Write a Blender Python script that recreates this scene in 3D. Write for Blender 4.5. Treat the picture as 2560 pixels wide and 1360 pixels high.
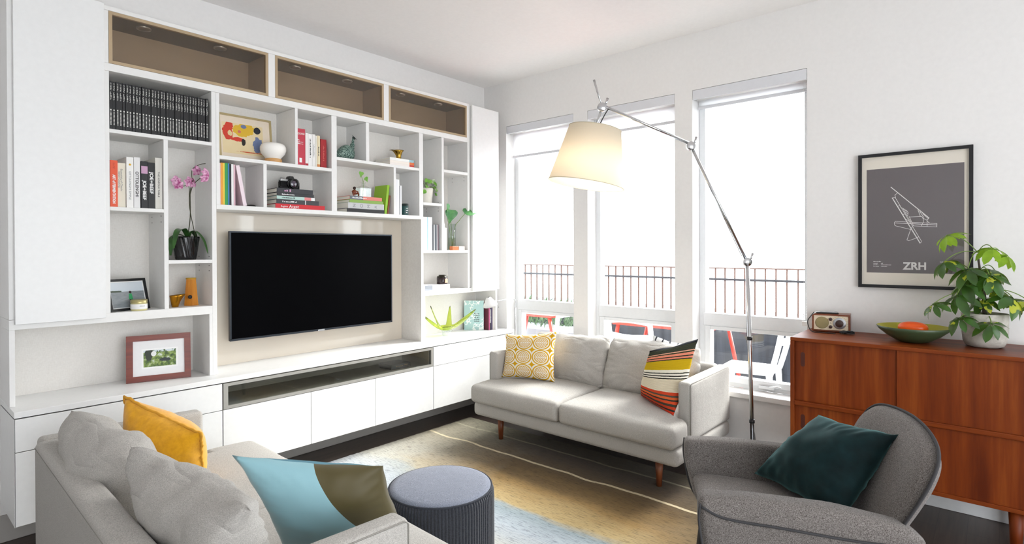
import bpy, bmesh, math, random
from mathutils import Vector, Matrix, Euler, noise
PI = math.pi
for o in list(bpy.data.objects):
    bpy.data.objects.remove(o)
scene = bpy.context.scene
COL = scene.collection

# ------------------------------------------------------------------ camera
cam_data = bpy.data.cameras.new('camera')
cam_data.sensor_fit = 'HORIZONTAL'
cam_data.sensor_width = 36.0
cam_data.lens = 1410.0 / 2560.0 * 36.0
cam_data.shift_y = -(680.0 - 633.0) / 2560.0
cam_data.clip_start = 0.05
cam_data.clip_end = 200
cam = bpy.data.objects.new('camera', cam_data)
COL.objects.link(cam)
_yaw, _pitch, _roll = math.radians(40.85), math.radians(0.3), math.radians(0.2)
_fw0 = Vector((math.cos(_yaw), math.sin(_yaw), 0))
_rt0 = Vector((math.sin(_yaw), -math.cos(_yaw), 0))
_fw = _fw0 * math.cos(_pitch) - Vector((0, 0, 1)) * math.sin(_pitch)
_up = Vector((0, 0, 1)) * math.cos(_pitch) + _fw0 * math.sin(_pitch)
_rt = _rt0 * math.cos(_roll) - _up * math.sin(_roll)
_up2 = _up * math.cos(_roll) + _rt0 * math.sin(_roll)
cam.matrix_world = Matrix(((_rt.x, _up2.x, -_fw.x, 0), (_rt.y, _up2.y, -_fw.y, 0), (_rt.z, _up2.z, -_fw.z, 1.45), (0, 0, 0, 1)))
scene.camera = cam

# ------------------------------------------------------------------ light
world = bpy.data.worlds.new('overcast_sky')
scene.world = world
world.use_nodes = True
bg = world.node_tree.nodes['Background']
bg.inputs[0].default_value = (0.91, 0.955, 1.0, 1)
bg.inputs[1].default_value = 3.9
sun_data = bpy.data.lights.new('sun', 'SUN')
sun_data.energy = 11.0
sun_data.angle = math.radians(35)
sun_data.color = (1.0, 0.98, 0.95)
sun = bpy.data.objects.new('sun', sun_data)
COL.objects.link(sun)
sun.rotation_euler = Vector((0.80, -0.22, 0.62)).to_track_quat('Z', 'Y').to_euler()
vs = scene.view_settings
vs.view_transform = 'Standard'
vs.look = 'None'
vs.gamma = 1
vs.use_curve_mapping = False
vs.exposure = 0.58

# ------------------------------------------------------------------ node helpers
def srgb(h):
    c = [int(h[i:i + 2], 16) / 255 for i in (0, 2, 4)]
    return tuple([(x / 12.92 if x <= 0.04045 else ((x + 0.055) / 1.055) ** 2.4) for x in c]) + (1,)

class G:
    """small wrapper around a material node tree"""
    def __init__(s, name):
        s.m = bpy.data.materials.new(name); s.m.use_nodes = True
        s.t = s.m.node_tree; s.n = s.t.nodes; s.b = s.n['Principled BSDF']
    def new(s, ty, **kw):
        x = s.n.new(ty)
        for k, v in kw.items():
            if k.startswith('i_'): x.inputs[int(k[2:])].default_value = v
            else: setattr(x, k, v)
        return x
    def link(s, a, b): s.t.links.new(a, b)
    def co(s): return s.new('ShaderNodeTexCoord').outputs['Object']
    def mapping(s, scale=(1, 1, 1), rot=(0, 0, 0), src=None):
        m = s.new('ShaderNodeMapping'); m.inputs['Scale'].default_value = scale; m.inputs['Rotation'].default_value = rot
        s.link(src or s.co(), m.inputs['Vector']); return m.outputs[0]
    def noise(s, scale, detail=3, rough=0.55, src=None):
        n = s.new('ShaderNodeTexNoise'); n.inputs['Scale'].default_value = scale
        n.inputs['Detail'].default_value = detail; n.inputs['Roughness'].default_value = rough
        s.link(src or s.co(), n.inputs['Vector']); return n.outputs['Fac']
    def ramp(s, fac, stops, interp='LINEAR'):
        r = s.new('ShaderNodeValToRGB'); cr = r.color_ramp; cr.interpolation = interp
        while len(cr.elements) < len(stops): cr.elements.new(0.5)
        for e, (p, c) in zip(cr.elements, stops):
            e.position = p; e.color = srgb(c) if isinstance(c, str) else c
        s.link(fac, r.inputs[0]); return r.outputs[0]
    def math(s, op, a, b=None, c=None):
        m = s.new('ShaderNodeMath', operation=op)
        for i, v in enumerate((a, b, c)):
            if v is None: continue
            if isinstance(v, (int, float)): m.inputs[i].default_value = v
            else: s.link(v, m.inputs[i])
        return m.outputs[0]
    def sep(s, src=None):
        x = s.new('ShaderNodeSeparateXYZ'); s.link(src or s.co(), x.inputs[0]); return x.outputs
    def mix(s, fac, a, b, mode='MIX'):
        m = s.new('ShaderNodeMixRGB', blend_type=mode)
        for i, v in enumerate((fac, a, b)):
            if isinstance(v, str): v = srgb(v)
            if isinstance(v, (int, float, tuple)): m.inputs[i].default_value = v
            else: s.link(v, m.inputs[i])
        return m.outputs[0]
    def color(s, c):
        if isinstance(c, str): c = srgb(c)
        if isinstance(c, tuple): s.b.inputs['Base Color'].default_value = c
        else: s.link(c, s.b.inputs['Base Color'])
    def bump(s, h, strength=0.3, dist=0.002):
        b = s.new('ShaderNodeBump'); b.inputs['Strength'].default_value = strength; b.inputs['Distance'].default_value = dist
        s.link(h, b.inputs['Height']); s.link(b.outputs[0], s.b.inputs['Normal'])
    def set(s, rough=None, metal=None, spec=None, trans=None, ior=None, sheen=None, coat=None, alpha=None):
        for k, v in (('Roughness', rough), ('Metallic', metal), ('Specular IOR Level', spec), ('Transmission Weight', trans),
                     ('IOR', ior), ('Sheen Weight', sheen), ('Coat Weight', coat), ('Alpha', alpha)):
            if v is not None: s.b.inputs[k].default_value = v

_pl = {}
def plain(c, rough=0.5, metal=0.0, spec=0.5, **kw):
    key = (c, rough, metal, spec, tuple(sorted(kw.items())))
    if key in _pl: return _pl[key]
    g = G('paint_' + c); g.set(rough=rough, metal=metal, spec=spec, **kw)
    f = g.noise(40, 2)
    base = srgb(c)
    dark = tuple(x * 0.94 for x in base[:3]) + (1,)
    g.color(g.mix(f, dark, base))
    _pl[key] = g.m
    return g.m

def fabric(name, c1, c2, scale=260, bump=0.35, rough=0.95, sheen=0.15, stretch=(1, 1, 1), streak=0.0):
    g = G(name)
    v = g.mapping(stretch)
    f = g.noise(scale, 3, 0.7, v)
    f2 = g.noise(14, 3, 0.6)
    col = g.ramp(f, [(0.33, c1), (0.67, c2)])
    col = g.mix(g.math('MULTIPLY', f2, 0.12), col, c1)
    g.color(col); g.set(rough=rough, sheen=sheen, spec=0.2)
    n2 = g.noise(22, 3, 0.6)
    g.bump(g.math('ADD', f, g.math('MULTIPLY', n2, 2.0)), bump, 0.0025)
    return g.m

def wood(name, c1, c2, c3, axis='Z', scale=1.0, rough=0.4, coat=0.0):
    g = G(name)
    sc = {'X': (1.5, 22, 22), 'Y': (22, 1.5, 22), 'Z': (22, 22, 1.5)}[axis]
    v = g.mapping(tuple(x * scale for x in sc))
    f = g.noise(1.0, 6, 0.6, v)
    v2 = g.mapping(tuple(x * scale * 6 for x in sc))
    f2 = g.noise(1.0, 3, 0.6, v2)
    col = g.ramp(f, [(0.3, c1), (0.5, c2), (0.72, c3)])
    col = g.mix(g.math('MULTIPLY', f2, 0.35), col, c1)
    g.color(col); g.set(rough=rough, coat=coat)
    g.bump(f2, 0.12, 0.001)
    return g.m

def glass(name, c, rough=0.0, ior=1.45, tint=1.0):
    g = G(name); g.color(c); g.set(rough=rough, trans=1.0, ior=ior)
    return g.m

def pane_mat(name, c, refl=0.06):
    """thin flat glass: see-through with a tint and a mirror-like sheen"""
    g = G(name)
    tr = g.new('ShaderNodeBsdfTransparent'); tr.inputs[0].default_value = c if isinstance(c, tuple) else srgb(c)
    gl = g.new('ShaderNodeBsdfGlossy'); gl.inputs['Roughness'].default_value = 0.02
    fr = g.new('ShaderNodeLayerWeight'); fr.inputs[0].default_value = 0.5
    mx = g.new('ShaderNodeMixShader')
    g.link(g.math('ADD', g.math('MULTIPLY', g.math('POWER', fr.outputs['Facing'], 4.0), 0.45), refl), mx.inputs[0])
    g.link(tr.outputs[0], mx.inputs[1]); g.link(gl.outputs[0], mx.inputs[2])
    g.link(mx.outputs[0], g.n['Material Output'].inputs[0])
    return g.m

# ------------------------------------------------------------------ object helpers
def thing(name, label, cat, loc=(0, 0, 0), rotz=0.0, group=None):
    o = bpy.data.objects.new(name, None); COL.objects.link(o)
    o.empty_display_size = 0.05
    o.location = loc; o.rotation_euler = (0, 0, rotz)
    o['label'] = label; o['category'] = cat
    if group: o['group'] = group
    return o
def tag(o, label, cat, group=None, kind=None):
    o['label'] = label; o['category'] = cat
    if group: o['group'] = group
    if kind: o['kind'] = kind
    return o
def struct(o):
    o['kind'] = 'structure'; return o

class M:
    """mesh builder; verts are given in the frame of the thing they belong to, shifted by -org"""
    def __init__(s, org=(0, 0, 0)):
        s.bm = bmesh.new(); s.org = Vector(org)
    def box(s, x0, x1, y0, y1, z0, z1, mi=0, bev=0, seg=2):
        b = bmesh.new() if bev else s.bm
        vs_ = [b.verts.new((x, y, z)) for x in (x0, x1) for y in (y0, y1) for z in (z0, z1)]
        for f in ((0, 1, 3, 2), (4, 6, 7, 5), (0, 4, 5, 1), (2, 3, 7, 6), (0, 2, 6, 4), (1, 5, 7, 3)):
            fa = b.faces.new([vs_[i] for i in f]); fa.material_index = mi
        if bev:
            bmesh.ops.bevel(b, geom=list(b.edges), offset=bev, segments=seg, affect='EDGES', profile=0.5)
            s.absorb(b, mi)
        return s
    def absorb(s, b, mi=0, mat=None, sharp=False):
        mp = {}
        for v in b.verts: mp[v] = s.bm.verts.new(mat @ v.co if mat is not None else v.co)
        for f in b.faces:
            try:
                nf = s.bm.faces.new([mp[v] for v in f.verts]); nf.material_index = f.material_index or mi; nf.smooth = f.smooth
            except ValueError: pass
        b.free()
    def obox(s, mat, sx, sy, sz, mi=0, bev=0, seg=2):
        b = M(); b.box(-sx / 2, sx / 2, -sy / 2, sy / 2, -sz / 2, sz / 2, mi, bev, seg)
        s.absorb(b.bm, mi, mat); return s
    def prism(s, pts, lo, hi, axis='z', mi=0, bev=0, seg=2):
        b = bmesh.new()
        def P3(p, h):
            if axis == 'z': return (p[0], p[1], h)
            if axis == 'x': return (h, p[0], p[1])
            return (p[0], h, p[1])
        a = [b.verts.new(P3(p, lo)) for p in pts]; c = [b.verts.new(P3(p, hi)) for p in pts]
        n = len(pts)
        b.faces.new(a[::-1]); b.faces.new(c)
        for i in range(n): b.faces.new((a[i], a[(i + 1) % n], c[(i + 1) % n], c[i]))
        bmesh.ops.recalc_face_normals(b, faces=b.faces)
        for f in b.faces: f.material_index = mi
        if bev: bmesh.ops.bevel(b, geom=list(b.edges), offset=bev, segments=seg, affect='EDGES', profile=0.5)
        s.absorb(b, mi); return s
    def tube(s, pts, rad, n=12, mi=0, cap=True):
        pts = [Vector(p) for p in pts]
        if not isinstance(rad, (list, tuple)): rad = [rad] * len(pts)
        rings = []; prev = None
        for i, p in enumerate(pts):
            d = (pts[min(i + 1, len(pts) - 1)] - pts[max(i - 1, 0)]).normalized()
            if prev is None:
                a = d.orthogonal().normalized()
            else:
                a = (prev - d * prev.dot(d)); a = a.normalized() if a.length > 1e-6 else d.orthogonal().normalized()
            prev = a; b_ = d.cross(a)
            rings.append([s.bm.verts.new(p + (a * math.cos(t) + b_ * math.sin(t)) * rad[i]) for t in [2 * PI * k / n for k in range(n)]])
        for r0, r1 in zip(rings, rings[1:]):
            for k in range(n):
                f = s.bm.faces.new((r0[k], r0[(k + 1) % n], r1[(k + 1) % n], r1[k])); f.smooth = True; f.material_index = mi
        if cap:
            for r in (rings[0][::-1], rings[-1]):
                f = s.bm.faces.new(r); f.material_index = mi
        return s
    def lathe(s, prof, c=(0, 0, 0), n=32, mi=0, mat=None, sx=1.0, sy=1.0):
        c = Vector(c); rings = []
        def T(v): return (mat @ v) if mat is not None else (v + c)
        for r, z in prof:
            if r < 1e-6: rings.append([s.bm.verts.new(T(Vector((0, 0, z))))])
            else: rings.append([s.bm.verts.new(T(Vector((r * sx * math.cos(t), r * sy * math.sin(t), z)))) for t in [2 * PI * k / n for k in range(n)]])
        for a, b in zip(rings, rings[1:]):
            for k in range(n):
                k2 = (k + 1) % n
                if len(a) == 1 and len(b) == 1: continue
                if len(a) == 1: vs_ = (a[0], b[k2], b[k])
                elif len(b) == 1: vs_ = (a[k], a[k2], b[0])
                else: vs_ = (a[k], a[k2], b[k2], b[k])
                f = s.bm.faces.new(vs_); f.smooth = True; f.material_index = mi
        return s
    def quad(s, a, b, c, d, mi=0):
        f = s.bm.faces.new([s.bm.verts.new(Vector(p)) for p in (a, b, c, d)]); f.material_index = mi; return s
    def gridcut(s, step, lo, hi):
        for ax in range(3):
            n = Vector((0, 0, 0)); n[ax] = 1
            v = lo[ax] + step
            while v < hi[ax]:
                co = Vector((0, 0, 0)); co[ax] = v
                bmesh.ops.bisect_plane(s.bm, geom=list(s.bm.verts) + list(s.bm.edges) + list(s.bm.faces), plane_co=co, plane_no=n, dist=1e-5)
                v += step
        return s
    def displace(s, fn):
        for v in s.bm.verts: v.co = fn(v.co.copy())
        return s
    def smooth_all(s):
        for f in s.bm.faces: f.smooth = True
        return s
    def build(s, name, mats, parent=None, smooth_angle=None, recalc=False):
        if recalc: bmesh.ops.recalc_face_normals(s.bm, faces=s.bm.faces)
        for v in s.bm.verts: v.co -= s.org
        me = bpy.data.meshes.new(name); s.bm.to_mesh(me); s.bm.free()
        if not isinstance(mats, (list, tuple)): mats = [mats]
        for m in mats: me.materials.append(m)
        if smooth_angle is not None:
            for p in me.polygons: p.use_smooth = True
            try: me.set_sharp_from_angle(angle=math.radians(smooth_angle))
            except Exception: pass
        o = bpy.data.objects.new(name, me); COL.objects.link(o)
        if parent: o.parent = parent
        elif s.org.length > 0: o.location = s.org
        return o

def weld(o, d=0.0004):
    b = bmesh.new(); b.from_mesh(o.data); bmesh.ops.remove_doubles(b, verts=b.verts, dist=d); b.to_mesh(o.data); b.free(); return o

def lettering(text, size, mat, parent, mx, name='lettering', width=None, align='LEFT', bold=0.0):
    cu = bpy.data.curves.new('t', 'FONT'); cu.body = text; cu.size = size; cu.align_x = align; cu.extrude = 0.0003
    cu.offset = bold
    ob = bpy.data.objects.new('t', cu); COL.objects.link(ob)
    bpy.context.view_layer.update()
    dg = bpy.context.evaluated_depsgraph_get()
    me = bpy.data.meshes.new_from_object(ob.evaluated_get(dg))
    bpy.data.objects.remove(ob); bpy.data.curves.remove(cu)
    if width:
        xs = [v.co.x for v in me.vertices]; w = max(xs) - min(xs) if xs else 1
        k = width / max(w, 1e-6)
        for v in me.vertices: v.co.x *= k
    me.materials.clear(); me.materials.append(mat)
    me.transform(mx)
    o = bpy.data.objects.new(name, me); COL.objects.link(o); o.parent = parent
    return o
def print_marks(length, size, mat, parent, mx, seed=1):
    """print too small to read: a row of short uneven strokes"""
    rnd = random.Random(seed); m = M(); x = 0.0
    while x < length - size * 0.3:
        w = size * rnd.uniform(0.25, 0.6); h = size * rnd.choice((0.45, 0.55, 0.75))
        m.box(x, min(length, x + w), 0.0, h, 0, 0.0003); x += w + size * (0.14 if rnd.random() < 0.8 else 0.5)
    m.displace(lambda c: mx @ c)
    return m.build('spine_print', mat, parent)
def frame_mx(o, x, y):
    x = Vector(x).normalized(); y = Vector(y).normalized(); z = x.cross(y)
    return Matrix(((x.x, y.x, z.x, o[0]), (x.y, y.y, z.y, o[1]), (x.z, y.z, z.z, o[2]), (0, 0, 0, 1)))

def pillow(name, q, t, mat, parent, org=(0, 0, 0), n=26, seed=0, pinch=0.06, wr=0.006, power=2.2, rnd=0.0, sag=0.0, wf=7.0):
    """stuffed cushion from 4 corners BL, BR, TR, TL; carries a UV map of its face"""
    BL, BR, TR, TL = [Vector(p) for p in q]
    nor = (BR - BL).cross(TL - BL).normalized()
    m = M(org); bm = m.bm
    uvl = bm.loops.layers.uv.new('UVMap')
    W = ((BR - BL).length + (TR - TL).length) / 2
    sd = Vector((seed * 3.1, seed * 1.7, seed))
    def pt(i, j, side):
        u = i / n; v = j / n
        a, b = 2 * u - 1, 2 * v - 1
        # pull the middle of each edge inwards so the corners stand out
        aa = a * (1 - pinch * (1 - b * b) * abs(a) ** 3); bb = b * (1 - pinch * (1 - a * a) * abs(b) ** 3)
        aa, bb = aa * (1 - rnd * b ** 4), bb * (1 - rnd * a ** 4)
        uu, vv = (aa + 1) / 2, (bb + 1) / 2
        p = BL * (1 - uu) * (1 - vv) + BR * uu * (1 - vv) + TR * uu * vv + TL * (1 - uu) * vv
        h = max(0.0, (1 - abs(a) ** power)) ** 0.62 * max(0.0, (1 - abs(b) ** power)) ** 0.62
        h *= (1 - sag * b * 0.5)
        p = p + nor * (t / 2) * h * side
        w = noise.noise(p * wf + sd) + 0.5 * noise.noise(p * wf * 2.3 + sd)
        # folds run inwards from the seams
        edge = max(abs(a), abs(b))
        fold = math.sin((math.atan2(b, a)) * 22 + 6 * noise.noise(p * 5 + sd)) * max(0, edge - 0.55) * (1 - edge) * 4
        p += nor * side * (w * wr * 1.6 * min(1, h * 2) + fold * wr * 1.3) 
        if edge > 0.995: p += Vector((noise.noise(p * 16 + sd), noise.noise(p * 15 - sd), noise.noise(p * 14 + sd * 2))) * wr * 0.9
        return p
    grid = {}
    for side in (1, -1):
        for i in range(n + 1):
            for j in range(n + 1):
                rim = i in (0, n) or j in (0, n)
                k = (i, j, 0 if rim else side)
                if k not in grid: grid[k] = bm.verts.new(pt(i, j, side))
    for side in (1, -1):
        for i in range(n):
            for j in range(n):
                ij = [(i, j), (i + 1, j), (i + 1, j + 1), (i, j + 1)]
                if side < 0: ij = ij[::-1]
                vs_ = [grid[(a, b, 0 if (a in (0, n) or b in (0, n)) else side)] for a, b in ij]
                f = bm.faces.new(vs_); f.smooth = True
                for lp, (a, b) in zip(f.loops, ij): lp[uvl].uv = (a / n + (0 if side > 0 else 0), b / n)
                f.material_index = 0 if side > 0 else (1 if isinstance(mat, (list, tuple)) and len(mat) > 1 else 0)
    return m.build(name, mat, parent)

def leaf(m, base, d, nrm, L, W, droop=0.3, mi=0, seg=6, shape='oval', fold=0.25):
    base = Vector(base); d = Vector(d).normalized(); nrm = Vector(nrm); nrm = (nrm - d * nrm.dot(d)).normalized(); sd = d.cross(nrm)
    rows = []
    for i in range(seg + 1):
        t = i / seg
        c = base + d * L * t - nrm * L * droop * t * t
        if shape == 'oval': w = W / 2 * (math.sin(PI * min(1, t * 0.92 + 0.04)) ** 0.8)
        elif shape == 'heart': w = W / 2 * (0.55 + 0.45 * math.cos(PI * t)) * (1.0 if t > 0 else 0.8) * (1 + 0.5 * math.sin(PI * t)) 
        else: w = W / 2 * (1 - t) ** 0.5
        if t >= 1: w = 0.0004
        rows.append([m.bm.verts.new(c - sd * w + nrm * w * fold), m.bm.verts.new(c), m.bm.verts.new(c + sd * w + nrm * w * fold)])
    for a, b in zip(rows, rows[1:]):
        for k in (0, 1):
            f = m.bm.faces.new((a[k], a[k + 1], b[k + 1], b[k])); f.smooth = True; f.material_index = mi
def curve_pts(P0, P1, P2, n=8):
    P0, P1, P2 = Vector(P0), Vector(P1), Vector(P2)
    return [P0 * (1 - t) ** 2 + P1 * 2 * t * (1 - t) + P2 * t * t for t in [i / n for i in range(n + 1)]]
def smooth_path(pts, n=6):
    pts = [Vector(p) for p in pts]; out = []
    ext = [pts[0] * 2 - pts[1]] + pts + [pts[-1] * 2 - pts[-2]]
    for i in range(1, len(ext) - 2):
        p0, p1, p2, p3 = ext[i - 1:i + 3]
        for k in range(n):
            t = k / n
            out.append(0.5 * ((2 * p1) + (p2 - p0) * t + (2 * p0 - 5 * p1 + 4 * p2 - p3) * t * t + (3 * p1 - p0 - 3 * p2 + p3) * t ** 3))
    out.append(pts[-1]); return out
# ------------------------------------------------------------------ shared materials
WALL = plain('eeecea', 0.75, spec=0.2)
CEIL = plain('f8f5f3', 0.85, spec=0.1)
WHITE = plain('f1f1f0', 0.35, spec=0.35)
WHITE2 = plain('eeedeb', 0.5, spec=0.3)
FRAMEW = plain('e6e8ea', 0.4, spec=0.3)
BLACK = plain('0b0b0c', 0.35)
DARK = plain('1a1a1c', 0.5)
def linen_mat():
    g = G('linen_board')
    a = g.noise(1, 4, 0.7, g.mapping((500, 60, 60))); b = g.noise(1, 4, 0.7, g.mapping((60, 60, 500)))
    f = g.math('MULTIPLY', g.math('ADD', a, b), 0.5)
    g.color(g.ramp(f, [(0.35, 'dedad4'), (0.65, 'ece9e4')])); g.set(rough=0.7, spec=0.2); return g.m
LINEN = linen_mat()
def floor_mat():
    g = G('dark_oak_floor')
    v = g.mapping((1.0, 1.0, 1.0), (0, 0, PI / 2))
    br = g.new('ShaderNodeTexBrick'); br.offset = 0.37; br.inputs['Scale'].default_value = 1.0
    br.inputs['Brick Width'].default_value = 1.4; br.inputs['Row Height'].default_value = 0.125; br.inputs['Mortar Size'].default_value = 0.0018
    br.inputs['Color1'].default_value = srgb('4a3e38'); br.inputs['Color2'].default_value = srgb('352b27'); br.inputs['Mortar'].default_value = srgb('120f0d')
    g.link(g.mapping((1, 1, 1)), br.inputs['Vector'])
    f = g.noise(1, 5, 0.6, g.mapping((3, 60, 30)))
    g.color(g.mix(0.5, br.outputs[0], g.ramp(f, [(0.3, '241c19'), (0.7, '54463e')]))); g.set(rough=0.33, spec=0.5)
    g.bump(f, 0.1, 0.001); return g.m
FLOOR = floor_mat()

# ------------------------------------------------------------------ room shell
XW, YB, ZC = 3.955, 3.77, 3.016
struct(M().box(-2.0, 4.2, -2.6, 3.97, -0.12, 0.0).build('floor', FLOOR))
struct(M().box(-2.0, 4.2, -2.6, 3.97, ZC, ZC + 0.15).build('ceiling', CEIL))
struct(M().box(-2.0, 4.2, YB, YB + 0.2, 0, ZC).build('wall_back', WALL))
WIN = [(2.730, 3.487), (1.822, 2.588), (0.929, 1.687), (-2.15, -1.15)]
ZS, ZT = 0.44, 2.605
m = M(); ys = [3.77]
for a, b in WIN: ys += [b, a]
ys.append(-2.4)
for k in range(0, len(ys), 2): m.box(XW, 4.2, ys[k + 1], ys[k], 0, ZC)
for a, b in WIN: m.box(XW, 4.2, a, b, 0, ZS); m.box(XW, 4.2, a, b, ZT, ZC)
wr = struct(m.build('wall_right', WALL)); weld(wr)
# rest of the room behind the camera: side wall, and an end wall with a wide opening left for sky light from outside
struct(M().box(-2.0, -1.8, -2.6, 3.97, 0, ZC).build('wall_left', WALL))
m = M(); m.box(-1.8, -0.9, -2.6, -2.4, 0, ZC); m.box(2.7, 4.2, -2.6, -2.4, 0, ZC); m.box(-0.9, 2.7, -2.6, -2.4, 2.55, ZC)
weld(struct(m.build('wall_rear', WALL)))
BASEB = plain('dcdcdc', 0.5)
BASEG = plain('a9a5a0', 0.5)
struct(M().box(-1.8, 3.94, YB - 0.014, YB - 0.0002, 0.0005, 0.135, bev=0.003).build('baseboard_back', BASEG))
struct(M().box(XW - 0.014, XW - 0.0002, -2.4, 3.75, 0.0005, 0.10, bev=0.003).build('baseboard_right', BASEB))

PANE = pane_mat('window_glass', (0.97, 0.98, 0.98, 1), 0.03)
for i, (a, b) in enumerate(WIN):
    w = struct(thing('window_%d' % (i + 1), 'x', 'window', (4.1, (a + b) / 2, ZS)))
    del w['label']; del w['category']
    org = (4.1, (a + b) / 2, ZS); x0, x1 = 4.08, 4.15
    m = M(org)
    m.box(x0, x1, a, a + 0.045, 0.47, ZT, bev=0.003); m.box(x0, x1, b - 0.045, b, 0.47, ZT, bev=0.003)
    m.box(x0, x1, a + 0.045, b - 0.045, 2.52, ZT, bev=0.003); m.box(x0, x1, a + 0.045, b - 0.045, 0.47, 0.50, bev=0.003)
    m.box(x0 - 0.006, x1, a + 0.03, b - 0.03, 0.892, 0.985, bev=0.003)
    m.build('window_frame', FRAMEW, w)
    m = M(org)
    xs0 = x0 - 0.012
    m.box(xs0, x1 - 0.01, a + 0.045, a + 0.085, 0.50, 0.892, bev=0.003); m.box(xs0, x1 - 0.01, b - 0.085, b - 0.045, 0.50, 0.892, bev=0.003)
    m.box(xs0, x1 - 0.01, a + 0.085, b - 0.085, 0.866, 0.892, bev=0.003); m.box(xs0, x1 - 0.01, a + 0.085, b - 0.085, 0.50, 0.54, bev=0.003)
    sash = m.build('awning_sash', FRAMEW, w)
    hm = M(org); cy = (a + b) / 2 - 0.1
    hm.box(xs0 - 0.022, xs0, cy - 0.05, cy + 0.05, 0.492, 0.510, bev=0.004); hm.tube([(xs0 - 0.015, cy - 0.02, 0.507), (xs0 - 0.035, cy - 0.06, 0.520), (xs0 - 0.035, cy - 0.10, 0.518)], 0.006)
    hm.build('crank_handle', FRAMEW, sash)
    M(org).box(4.112, 4.118, a + 0.04, b - 0.04, 0.98, 2.525).build('upper_pane', PANE, w)
    M(org).box(4.112, 4.118, a + 0.08, b - 0.08, 0.535, 0.87).build('lower_pane', PANE, sash)
    M(org).box(3.925, 4.08, a - (0.02 if i else 0.0), b + (0.02 if i else 0.0), ZS - 0.005, 0.47, bev=0.003).build('window_sill', WHITE2, w)

# roller blinds
g = G('blind_cloth'); g.color('fbfbfb'); g.set(rough=0.8, spec=0.1)
tl = g.new('ShaderNodeBsdfTranslucent'); tl.inputs[0].default_value = (0.95, 0.95, 0.95, 1); mx = g.new('ShaderNodeMixShader'); mx.inputs[0].default_value = 0.75
g.link(g.b.outputs[0], mx.inputs[1]); g.link(tl.outputs[0], mx.inputs[2]); g.link(mx.outputs[0], g.n['Material Output'].inputs[0])
BLIND = g.m
VAL = plain('dfe0e4', 0.5)
BL = [(0, 2.34, 'left window'), (1, 2.43, 'middle window, behind the lamp shade'), (2, 2.50, 'right window, with beaded chain')]
for k, zb, txt in BL:
    a, b = WIN[k]; org = (3.99, (a + b) / 2, ZT - 0.01)
    t = thing('roller_blind', 'white roller blind at the top of the ' + txt, 'blind', org, 0, 'white roller blinds at the windows')
    M(org).box(3.957, 3.975, a + 0.002, b - 0.002, 2.535, ZT - 0.002, bev=0.002).build('valance', VAL, t)
    M(org).tube([(4.02, a + 0.01, 2.565), (4.02, b - 0.01, 2.565)], 0.028, 20).build('roller', WHITE2, t)
    M(org).box(4.044, 4.046, a + 0.012, b - 0.012, zb, 2.57).build('blind_cloth', BLIND, t)
    M(org).box(4.038, 4.052, a + 0.010, b - 0.010, zb - 0.022, zb, bev=0.003).build('bottom_bar', VAL, t)
    if k == 2:
        m = M(org)
        for yy in (a + 0.012, a + 0.03):
            for j in range(150):
                z = 2.55 - j * 0.0105
                m.lathe([(0, -0.003), (0.003, 0), (0, 0.003)], (3.985, yy, z), 5)
        m.box(3.975, 3.992, a + 0.004, a + 0.038, 0.955, 0.985, bev=0.003)
        m.build('beaded_chain', WHITE2, t)['kind'] = 'stuff'

# ------------------------------------------------------------------ outside: terrace
DECK = wood('grey_decking', '3c4046', '565b63', '6e747c', 'Y', 0.5, 0.8)
struct(M().box(4.22, 14, -6, 12, -0.14, -0.02).build('terrace_deck', DECK))
PLK = wood('weathered_board', '23262b', '343840', '4a4f58', 'Z', 0.4, 0.85)
PICK = plain('5f463c', 0.7); RAILG = plain('2e3035', 0.5)
t = thing('terrace_fence', 'slim brown picket fence with grey rail over dark boards outside the windows', 'fence', (6.2, 2.4, -0.02))
org = (6.2, 2.4, -0.02)
m = M(org)
for k in range(4): m.box(6.215, 6.24, -1.5, 6.3, 0.0 + k * 0.16, 0.159 + k * 0.16)
m.build('board_panel', PLK, t)
M(org).box(6.17, 6.20, -1.5, 6.3, 1.112, 1.135, bev=0.003).build('grey_rail', RAILG, t)
M(org).box(6.185, 6.215, -1.5, 6.3, 1.240, 1.252).build('top_rail', PICK, t)
m0 = M(org); m0.box(6.190, 6.208, -0.006, 0.006, 0.60, 1.242); pk = m0.build('picket', PICK, t); pk.location = (0, -1.4, 0)
for i in range(1, 72):
    c = pk.copy(); COL.objects.link(c); c.parent = t; c.location = (0, -1.4 + i * 0.105, 0)
PATIOW = plain('f2f4f5', 0.4); RED = plain('c0301e', 0.4)
def patio_table(y0, y1, label):
    org = (5.1, (y0 + y1) / 2, -0.02)
    t = thing('patio_table', label, 'table', org, 0, 'red patio tables')
    M(org).box(4.80, 5.50, y0, y1, 0.725, 0.75, bev=0.004).build('table_top', RED, t)
    for (x, y, dx, dy) in ((4.83, y1 - 0.05, 0, 0.16), (5.46, y1 - 0.05, 0, 0.16), (4.83, y0 + 0.05, 0, -0.16), (5.46, y0 + 0.05, 0, -0.16)):
        M(org).tube([(x, y, 0.726), (x + dx, y + dy, -0.019)], 0.02, 8).build('leg', RED, t)
patio_table(1.93, 2.86, 'red metal patio table behind the middle window')
patio_table(3.60, 4.5, 'red metal patio table seen through the left window')
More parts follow.
